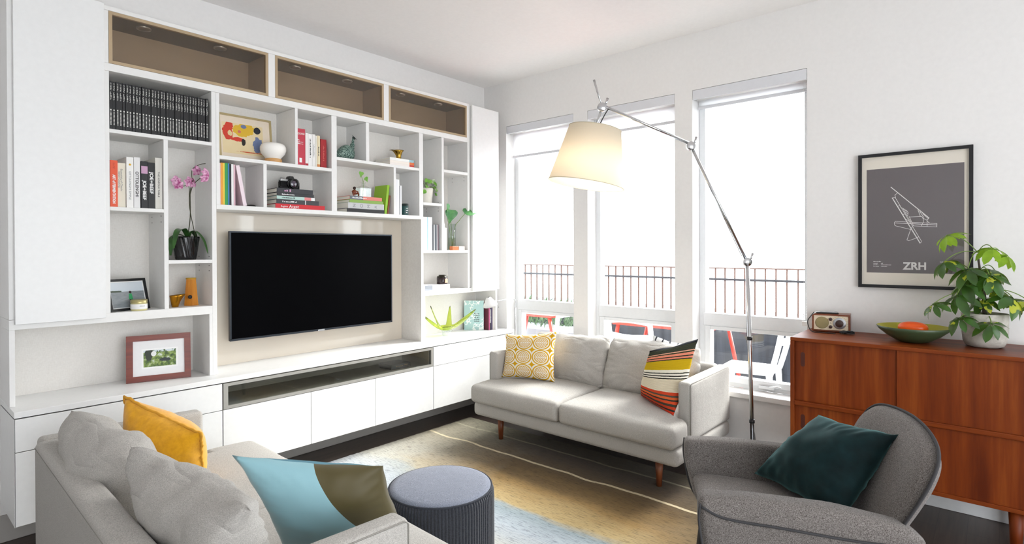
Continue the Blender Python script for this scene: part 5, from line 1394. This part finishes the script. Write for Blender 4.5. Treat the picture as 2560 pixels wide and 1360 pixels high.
M(o3).tube([J2, Stop + axis * .02], [0.007, 0.010], 12).build('shade_stem', ALU, t)
M(o3).tube(smooth_path([J2 - side * .04 + up_ * -.01, J2 - side * .015 + up_ * -.05, Stop - side * .03 + up_ * .03, Stop - side * .02]), 0.0035, 8).build('cord', BLACK, t)
M(o3).tube(smooth_path([(3.652, 1.198, 1.33), (3.662, 1.208, 1.1), (3.672, 1.205, .8), (3.655, 1.185, .55), (3.678, 1.19, .42), (3.68, 1.165, .25), (3.672, 1.17, .022)], 6), 0.003, 6).build('cord', BLACK, t)
g = G('parchment_shade'); g.color('f4ecdb'); g.set(rough=0.8, spec=0.1)
tl = g.new('ShaderNodeBsdfTranslucent'); tl.inputs[0].default_value = srgb('fbf3e4'); mxs = g.new('ShaderNodeMixShader'); mxs.inputs[0].default_value = 0.45
g.link(g.b.outputs[0], mxs.inputs[1]); g.link(tl.outputs[0], mxs.inputs[2]); g.link(mxs.outputs[0], g.n['Material Output'].inputs[0])
q = (-axis).to_track_quat('Z', 'Y').to_matrix().to_4x4(); mt = Matrix.Translation(Sbot) @ q
sh = M(o3).lathe([(0.232, 0.0), (0.160, 0.345), (0.158, 0.345), (0.230, 0.001), (0.232, 0.0)], n=72, mat=mt).build('lamp_shade', g.m, t)
m = M(o3)
for r, h in ((0.232, 0.0), (0.160, 0.345)): m.tube([mt @ Vector((r * math.cos(a), r * math.sin(a), h)) for a in [2 * PI * k / 72 for k in range(73)]], 0.0022, 6, cap=False)
m.build('rim_wire', plain('cfc6ae', 0.6), sh)
m = M(o3)
for k in range(3):
    a = 2 * PI * k / 3; m.tube([mt @ Vector((0, 0, .33)), mt @ Vector((.159 * math.cos(a), .159 * math.sin(a), .335))], 0.002, 6)
m.build('spider', ALU, sh)
g = G('glowing_bulb'); g.color('fff4e0'); g.b.inputs['Emission Color'].default_value = (1, 0.93, 0.82, 1); g.b.inputs['Emission Strength'].default_value = 4
M(o3).lathe([(0, .10), (.02, .103), (.032, .125), (.032, .15), (.018, .19), (.016, .24), (0, .24)], n=24, mat=mt).build('bulb', g.m, t)
ld = bpy.data.lights.new('bulb_light', 'POINT'); ld.energy = 2.4; ld.color = (1.0, 0.94, 0.84); ld.shadow_soft_size = 0.035
lo = bpy.data.objects.new('bulb_light', ld); COL.objects.link(lo); lo.location = mt @ Vector((0, 0, 0.06))

# small reading lamp in the corner
o3 = (3.764, 3.22, 0); t = thing('reading_lamp', 'slim chrome reading lamp with white cone shade at the worktop end', 'floor lamp', o3)
M(o3).lathe([(0, .001), (.11, .001), (.11, .012), (.012, .016), (0, .016)], (3.764, 3.22, 0), 32).build('base', ALU, t)
M(o3).tube([(3.764, 3.22, .014), (3.764, 3.22, .945)], 0.008, 12).build('pole', ALU, t)
M(o3).tube(smooth_path([(3.764, 3.22, .94), (3.764, 3.22, 1.00), (3.75, 3.22, 1.022), (3.70, 3.22, 1.026), (3.52, 3.22, 1.020)]), 0.0042, 8).build('arm', ALU, t)
mt = Matrix.Translation((3.44, 3.22, 1.0)) @ Matrix.Rotation(math.radians(-18), 4, 'Y')
m = M(o3).lathe([(0.012, .062), (.022, .055), (.048, .012), (.062, -.012), (.060, -.012), (.044, .012), (.016, .05)], n=32, mat=mt); m.tube([(3.47, 3.22, 1.02), (3.52, 3.22, 1.02)], .006, 8); m.build('shade', plain('f6f6f6', 0.3), t)
M(o3).tube([(3.52, 3.22, 1.015), (3.545, 3.22, .965)], [0.002, 0.004], 6).build('handle', ALU, t)

# ------------------------------------------------------------------ sideboard
def teak(axis, name, sc=1.0):
    g = G(name); scv = {'Z': (14, 14, 0.9), 'Y': (14, 0.9, 14)}[axis]
    f = g.noise(1, 5, 0.6, g.mapping(tuple(x * sc for x in scv))); f2 = g.noise(1, 3, .6, g.mapping(tuple(x * 7 for x in scv)))
    s_ = g.sep(); seam = g.noise(1, 1, .3, g.mapping((0.01, 4.5, 0.01)) if axis == 'Z' else None)
    c = g.ramp(g.math('ADD', g.math('MULTIPLY', f, .75), g.math('MULTIPLY', seam, .25)), [(0.36, '5a2207'), (0.5, '7c360e'), (0.64, '964c19')])
    c = g.mix(g.math('MULTIPLY', f2, .3), c, '551c06'); g.color(c); g.set(rough=0.42, spec=0.25); g.bump(f2, .08, .0006); return g.m
TKZ, TKY = teak('Z', 'teak_upright'), teak('Y', 'teak_lengthwise')
o3 = (3.71, 0.39, 0); t = thing('sideboard', 'teak sideboard with sliding doors against the right wall under the poster', 'sideboard', o3)
SX0, SX1, SY0, SY1, SZ0, SZ1 = 3.473, 3.938, -0.135, 0.906, 0.228, 0.950
m = M(o3); m.box(SX0, SX1, SY0, SY1, SZ1 - .020, SZ1, bev=.002); m.build('top', TKY, t)
M(o3).box(SX0 + .003, SX1, SY1 - .020, SY1, SZ0, SZ1 - .0205, bev=.002).build('side_panel', TKZ, t)
M(o3).box(SX0 + .003, SX1, SY0, SY0 + .020, SZ0, SZ1 - .0205, bev=.002).build('side_panel', TKZ, t)
M(o3).box(SX0 + .003, SX1, SY0 + .0205, SY1 - .0205, SZ0, SZ0 + .020, bev=.002).build('bottom_board', TKY, t)
M(o3).box(SX0 + .001, SX1 - .02, SY0 + .0205, SY1 - .0205, 0.566, 0.590, bev=.003).build('middle_rail', TKY, t)
M(o3).box(SX1 - .006, SX1, SY0 + .0205, SY1 - .0205, SZ0 + .021, SZ1 - .021).build('back_panel', TKZ, t)
for z0, z1 in ((0.591, 0.929), (0.2485, 0.565)):
    for k, (a, b) in enumerate(((0.393, 0.885), (-0.114, 0.400))):
        xo = SX0 + (.014 if k == 1 else .024)
        d = M(o3).box(xo, xo + .008, a, b, z0, z1).build('sliding_door', TKZ, t)
        yc = b - 0.040 if k == 0 else a + 0.012; zc = (z0 + z1) / 2 + .065
        m = M(o3)
        ring = [(yc + .011 * math.cos(a_) , zc + (.030 if math.sin(a_) > 0 else -.030) + .011 * math.sin(a_)) for a_ in [2 * PI * i / 28 for i in range(28)]]
        m.prism(ring, xo - .0006, xo + .0002, 'x'); m.build('finger_pull', plain('4a1a0a', 0.5), d)
for sx, sy in ((SX0 + .045, SY1 - .05), (SX0 + .045, SY0 + .075), (SX1 - .05, SY1 - .05), (SX1 - .05, SY0 + .075)):
    M(o3).tube([(sx, sy, SZ0), (sx, sy, .001)], [.030, .020], 20).build('leg', TKZ, t)

# poster
W_, H_ = 0.536, 0.790
TT = bpy.data.objects.new('poster', None); COL.objects.link(TT); TT.matrix_world = frame_mx((3.9545, 0.644, 1.222), (0, -1, 0), (0, 0, 1))
TT['label'] = 'black framed grey airport runway poster lettered ZRH above the sideboard'; TT['category'] = 'poster'
m = M(); fw_ = .018; fd = .026
BF = plain('15161a', 0.35)
m.box(0, W_, 0, fw_, 0, fd); m.box(0, W_, H_ - fw_, H_, 0, fd); m.box(0, fw_, fw_, H_ - fw_, 0, fd); m.box(W_ - fw_, W_, fw_, H_ - fw_, 0, fd); m.build('frame', BF, TT)
M().box(fw_, W_ - fw_, fw_, H_ - fw_, .002, .012).build('mount', plain('e8e0d2', 0.8), TT)
g = G('poster_grey'); g.color('5a5254'); g.set(rough=0.5)
px0, px1, pz0, pz1 = 0.042, 0.498, 0.088, 0.700
M().box(px0, px1, pz0, pz1, .012, .0125).build('print', g.m, TT)
g = G('picture_glazing'); tr = g.new('ShaderNodeBsdfTransparent'); gls = g.new('ShaderNodeBsdfGlossy'); gls.inputs['Roughness'].default_value = 0.03; mm = g.new('ShaderNodeMixShader'); mm.inputs[0].default_value = 0.045
g.link(tr.outputs[0], mm.inputs[1]); g.link(gls.outputs[0], mm.inputs[2]); g.link(mm.outputs[0], g.n['Material Output'].inputs[0])
M().box(fw_, W_ - fw_, fw_, H_ - fw_, .019, .020).build('glazing', g.m, TT)
LINE = plain('e6e4e2', 0.6)
def PP(a, b):
    # drawing coordinates measured on the print (0..1 across, 0..1 up)
    return (px0 + a * (px1 - px0), pz0 + b * (pz1 - pz0))
DR = DRAWING
m = M()
for wd, pl in DR:
    P_ = [Vector(PP(*p)) for p in pl]
    for a, b in zip(P_, P_[1:]):
        d = (b - a); L = d.length
        if L < 1e-6: continue
        d /= L; nrm = Vector((-d.y, d.x)) * wd / 2; a2 = a - d * wd * .3; b2 = b + d * wd * .3
        m.quad(*[(p.x, p.y, .0129) for p in (a2 - nrm, b2 - nrm, b2 + nrm, a2 + nrm)])
m.build('runway_drawing', LINE, TT)
lettering('ZRH', 0.058, LINE, TT, frame_mx((px0 + .180, pz0 + .022, .0128), (1, 0, 0), (0, 1, 0)), width=0.110, bold=0.0018)
for i, (wa, wb) in enumerate(((.038, 0), (.024, .010), (.024, .050), (.030, .034))):
    print_marks(wa, 0.0058, LINE, TT, frame_mx((px0 + .034, pz0 + .064 - i * .0088 - (.002 if i else 0), .0128), (1, 0, 0), (0, 1, 0)), i)
    if wb: print_marks(wb, 0.0058, LINE, TT, frame_mx((px0 + .072, pz0 + .064 - i * .0088 - .002, .0128), (1, 0, 0), (0, 1, 0)), i + 5)
print_marks(.05, 0.0058, LINE, TT, frame_mx((px0 + .350, pz0 + .064, .0128), (1, 0, 0), (0, 1, 0)), 12)

# radio
P0 = Vector((3.800, 0.866, 0.9505)); P1 = Vector((3.825, 0.680, 0.9505))
ex = (P1 - P0).normalized(); RW = (P1 - P0).length + .012; RH = .108; RD = .115
t = bpy.data.objects.new('table_radio', None); COL.objects.link(t); t.matrix_world = frame_mx(P0, ex, (0, 0, 1))
t['label'] = 'small walnut table radio with cream front at the left end of the sideboard'; t['category'] = 'radio'
RWd = wood('radio_walnut', '5a2a14', '7b3f20', '8f5230', 'X', 1.5, .35)
m = M(); c = .009
m.box(0, RW, .004, .004 + c, -RD, 0); m.box(0, RW, RH - c, RH, -RD, 0); m.box(0, c, .004 + c, RH - c, -RD, 0); m.box(RW - c, RW, .004 + c, RH - c, -RD, 0); m.box(c, RW - c, .004 + c, RH - c, -RD, -RD + .01)
m.build('case', RWd, t)
M().box(c, RW - c, .004 + c, RH - c, -.012, -.005).build('front_panel', plain('e8d9bd', 0.5), t)
def disc(nm, cx, cy, r, h, mat, z0=-.005, parent=t, n=40):
    return M().lathe([(r, z0), (r, z0 + h), (r * .9, z0 + h + .001), (0, z0 + h + .001)], (cx, cy, 0), n).build(nm, mat, parent)
disc('speaker_grille', .053, .055, .036, .002, fabric('grille_cloth', '8a7d58', 'a3966e', 900, .3))
disc('tuning_ring', .145, .055, .034, .004, plain('b9bcc0', .3, .8)); disc('tuning_dial', .145, .055, .021, .016, plain('3c2620', .35))
disc('knob', .0985, .078, .0095, .010, plain('3c2620', .35)); disc('knob', .0985, .032, .0095, .010, plain('3c2620', .35)); disc('indicator', .0985, .055, .0022, .002, DARK)
m = M()
for k in range(20):
    a = math.radians(-50 + k * 14.5); cx, cy = .145 + .041 * math.cos(a), .055 + .041 * math.sin(a)
    if cy > .1 or cy < .012: continue
    m.box(cx - .0025, cx + .0025, cy - .0006, cy + .0006, -.005, -.0047)
m.build('scale_marks', plain('5a5048', .6), t)
m = M()
for x in (.03, RW - .03): m.box(x - .01, x + .01, 0, .004, -.1, -.01)
m.build('feet', DARK, t)
# phone on the radio
t2 = bpy.data.objects.new('smartphone', None); COL.objects.link(t2); t2.matrix_world = frame_mx((3.845, 0.835, 0.9505 + RH + .0005), (0.3, -1, 0), (1, 0.3, 0))
t2['label'] = 'black smartphone lying on top of the small radio'; t2['category'] = 'phone'
M().box(-.02, .10, -.03, .035, 0, .009, bev=.003).build('body', plain('101012', .3), t2); M().box(-.012, .092, -.027, .032, .009, .0096).build('screen', plain('b9bdc2', .15), t2)
# cable
o3 = (3.79, 0.80, 0.951); m = M(o3)
m.tube(smooth_path([(3.805, .856, 1.066), (3.780, .868, 1.045), (3.765, .882, 1.015), (3.765, .875, .975), (3.750, .852, .955), (3.745, .80, .9535), (3.752, .77, .9535), (3.748, .73, .9535)]), .0028, 8)
o = m.build('charging_cable', plain('1a1a1b', .5)); tag(o, 'black charging cable looping down from the phone past the radio', 'cable')
M(o3).tube(smooth_path([(3.835, .818, 1.064), (3.815, .845, 1.068), (3.795, .862, 1.055)]), .003, 8).build('white_plug', INKW, o)
o3 = (3.76, 0.68, 0.951); m = M(o3); random.seed(8); pts = []
for k in range(44):
    a = k * 1.05; pts.append((3.765 + .014 * math.cos(a) + random.uniform(-.006, .006), .675 + .034 * math.sin(a * .93) + random.uniform(-.005, .005), .956 + random.uniform(0, .016)))
m.tube(smooth_path(pts, 4), .0026, 6); tag(m.build('coiled_cord', plain('141415', .45)), 'black cord bundled in a coil in front of the radio', 'cord')
# bowl
o3 = (3.700, 0.352, 0.951)
t = thing('serving_bowl', 'shallow wide green bowl with yellow-green inside on the sideboard', 'bowl', o3)
BO = plain('3f4f35', .4); BI = plain('a5a02a', .4); z = .951
M(o3).lathe([(0, z), (.055, z), (.075, z + .006), (.12, z + .034), (.155, z + .064), (.166, z + .082), (.1635, z + .0835)], (o3[0], o3[1], 0), 64).build('outer_shell', BO, t)
M(o3).lathe([(.1635, z + .0835), (.150, z + .070), (.115, z + .042), (.07, z + .016), (0, z + .011)], (o3[0], o3[1], 0), 64).build('inner_glaze', BI, t)
o3 = (3.695, 0.352, 0.951 + .046)
b = bmesh.new(); bmesh.ops.create_uvsphere(b, u_segments=40, v_segments=24, radius=1)
for v in b.verts: x, y, zz = v.co; sg = lambda q, p: math.copysign(abs(q) ** p, q); v.co = Vector((x * .050, sg(y, .85) * .068, sg(zz, .85) * .034 )) + Vector(o3) + Vector((0, 0, .028))
m = M(o3); m.absorb(b); m.smooth_all(); tag(m.build('orange_gourd', plain('ee5a12', .3)), 'glossy bright orange oval gourd lying in the green bowl', 'gourd')

# schefflera in concrete pot
o3 = (3.745, 0.058, 0.951)
t = thing('umbrella_plant', 'variegated umbrella plant in a grey concrete pot on the sideboard', 'plant', o3)
g = G('pale_concrete'); f = g.noise(30, 5, .65); f2 = g.noise(1, 4, .6, g.mapping((10, 10, 60)))
g.color(g.mix(g.math('MULTIPLY', g.math('GREATER_THAN', f2, .62), .35), g.ramp(f, [(0.3, 'a9a39a'), (0.7, 'c9c4bb')]), '857f76')); g.set(rough=.85); g.bump(f, .25, .002)
z = .951; k_ = 1.03
M(o3).lathe([(0, z), (.060, z), (.078, z + .008), (.088, z + .03), (.093, z + .08), (.095, z + .15), (.096, z + .168), (.093, z + .171), (.086, z + .171), (.084, z + .15), (0, z + .148)], (o3[0], o3[1], 0), 56).build('pot', g.m, t)
M(o3).lathe([(0, z + .155), (.05, z + .153), (.084, z + .149)], (o3[0], o3[1], 0), 32).build('soil', plain('2c211a', .95), t)
g = G('umbrella_leaf'); nn_ = g.noise(9, 3, .6); u_ = g.sep()
g.color(g.mix(g.math('GREATER_THAN', nn_, .595), g.ramp(g.noise(14, 2), [(0.3, '243f1c'), (0.7, '3f6b2a')]), 'b9bf3a')); g.set(rough=.28, spec=.5)
tlc = g.new('ShaderNodeBsdfTranslucent'); tlc.inputs[0].default_value = srgb('8fae2a'); mm = g.new('ShaderNodeMixShader'); mm.inputs[0].default_value = .22
g.link(g.b.outputs[0], mm.inputs[1]); g.link(tlc.outputs[0], mm.inputs[2]); g.link(mm.outputs[0], g.n['Material Output'].inputs[0]); UL = g.m
g = G('young_leaf'); g.color(g.ramp(g.noise(20, 2), [(0.3, '6f9a1c'), (0.7, '9fc42c')])); g.set(rough=.3)
tlc = g.new('ShaderNodeBsdfTranslucent'); tlc.inputs[0].default_value = srgb('b4d84a'); mm = g.new('ShaderNodeMixShader'); mm.inputs[0].default_value = .4
g.link(g.b.outputs[0], mm.inputs[1]); g.link(tlc.outputs[0], mm.inputs[2]); g.link(mm.outputs[0], g.n['Material Output'].inputs[0]); YL = g.m
TRK = plain('4a4038', .8); STG = plain('6f8a3a', .5)
trunk = [(3.745, .058, z + .15), (3.742, .062, z + .28), (3.735, .075, z + .38), (3.73, .085, z + .47)]
M(o3).tube(smooth_path(trunk), [.009] * 6 + [.007] * 6 + [.005] * 7, 8).build('trunk', TRK, t)
tb = [Vector(p) for p in trunk]
CL = [((3.66, .205, 1.520), 1, .085, 8, 3), ((3.70, .030, 1.455), 1, .095, 8, 3), ((3.74, -.030, 1.415), 1, .080, 7, 3), ((3.66, .215, 1.385), 0, .100, 8, 3), ((3.64, .120, 1.350), 0, .105, 8, 3),
      ((3.68, .040, 1.320), 0, .110, 9, 2), ((3.60, .255, 1.170), 0, .080, 8, 1), ((3.62, .165, 1.215), 0, .105, 8, 2), ((3.70, .065, 1.200), 0, .090, 8, 1), ((3.69, -.045, 1.215), 0, .110, 8, 1),
      ((3.78, -.110, 1.190), 0, .090, 7, 1), ((3.60, .150, 1.105), 0, .085, 8, 0), ((3.61, .030, 1.085), 0, .085, 8, 0), ((3.80, .12, 1.30), 0, .10, 8, 2), ((3.83, .02, 1.34), 0, .09, 8, 2), ((3.66, .14, 1.27), 0, .10, 8, 2), ((3.80, .0, 1.24), 0, .09, 7, 1)]
random.seed(21)
for (p, young, R, nl, tb_i) in CL:
    p = Vector(p); root = tb[min(3, tb_i)] + Vector((0, 0, .01))
    midp = root.lerp(p, .55) + Vector((0, 0, .05))
    M(o3).tube(curve_pts(root, midp, p, 8), .0022, 6).build('petiole', STG, t)
    m = M(o3); out = (p - Vector((3.745, .058, p.z))); out.z = 0; out = out.normalized() if out.length > .01 else Vector((-1, 0, 0))
    a0 = random.uniform(0, 6)
    axis_up = (Vector((0, 0, 1)) + out * .55).normalized(); e1 = axis_up.orthogonal().normalized(); e2 = axis_up.cross(e1)
    for k in range(nl):
        a = a0 + 2 * PI * k / nl; d = e1 * math.cos(a) + e2 * math.sin(a) - axis_up * random.uniform(.25, .75)
        d.normalize(); L = R * random.uniform(.75, 1.05)
        q0 = p + d * .014; m.tube([p, q0], .0012, 4)
        if q0.x + d.x * L > 3.925: d.x = min(d.x, 0); d.normalize()
        leaf(m, q0, d, axis_up, L, L * .46, random.uniform(.15, .45), seg=5, fold=.18)
    m.build('leaf_whorl', YL if young else UL, t)
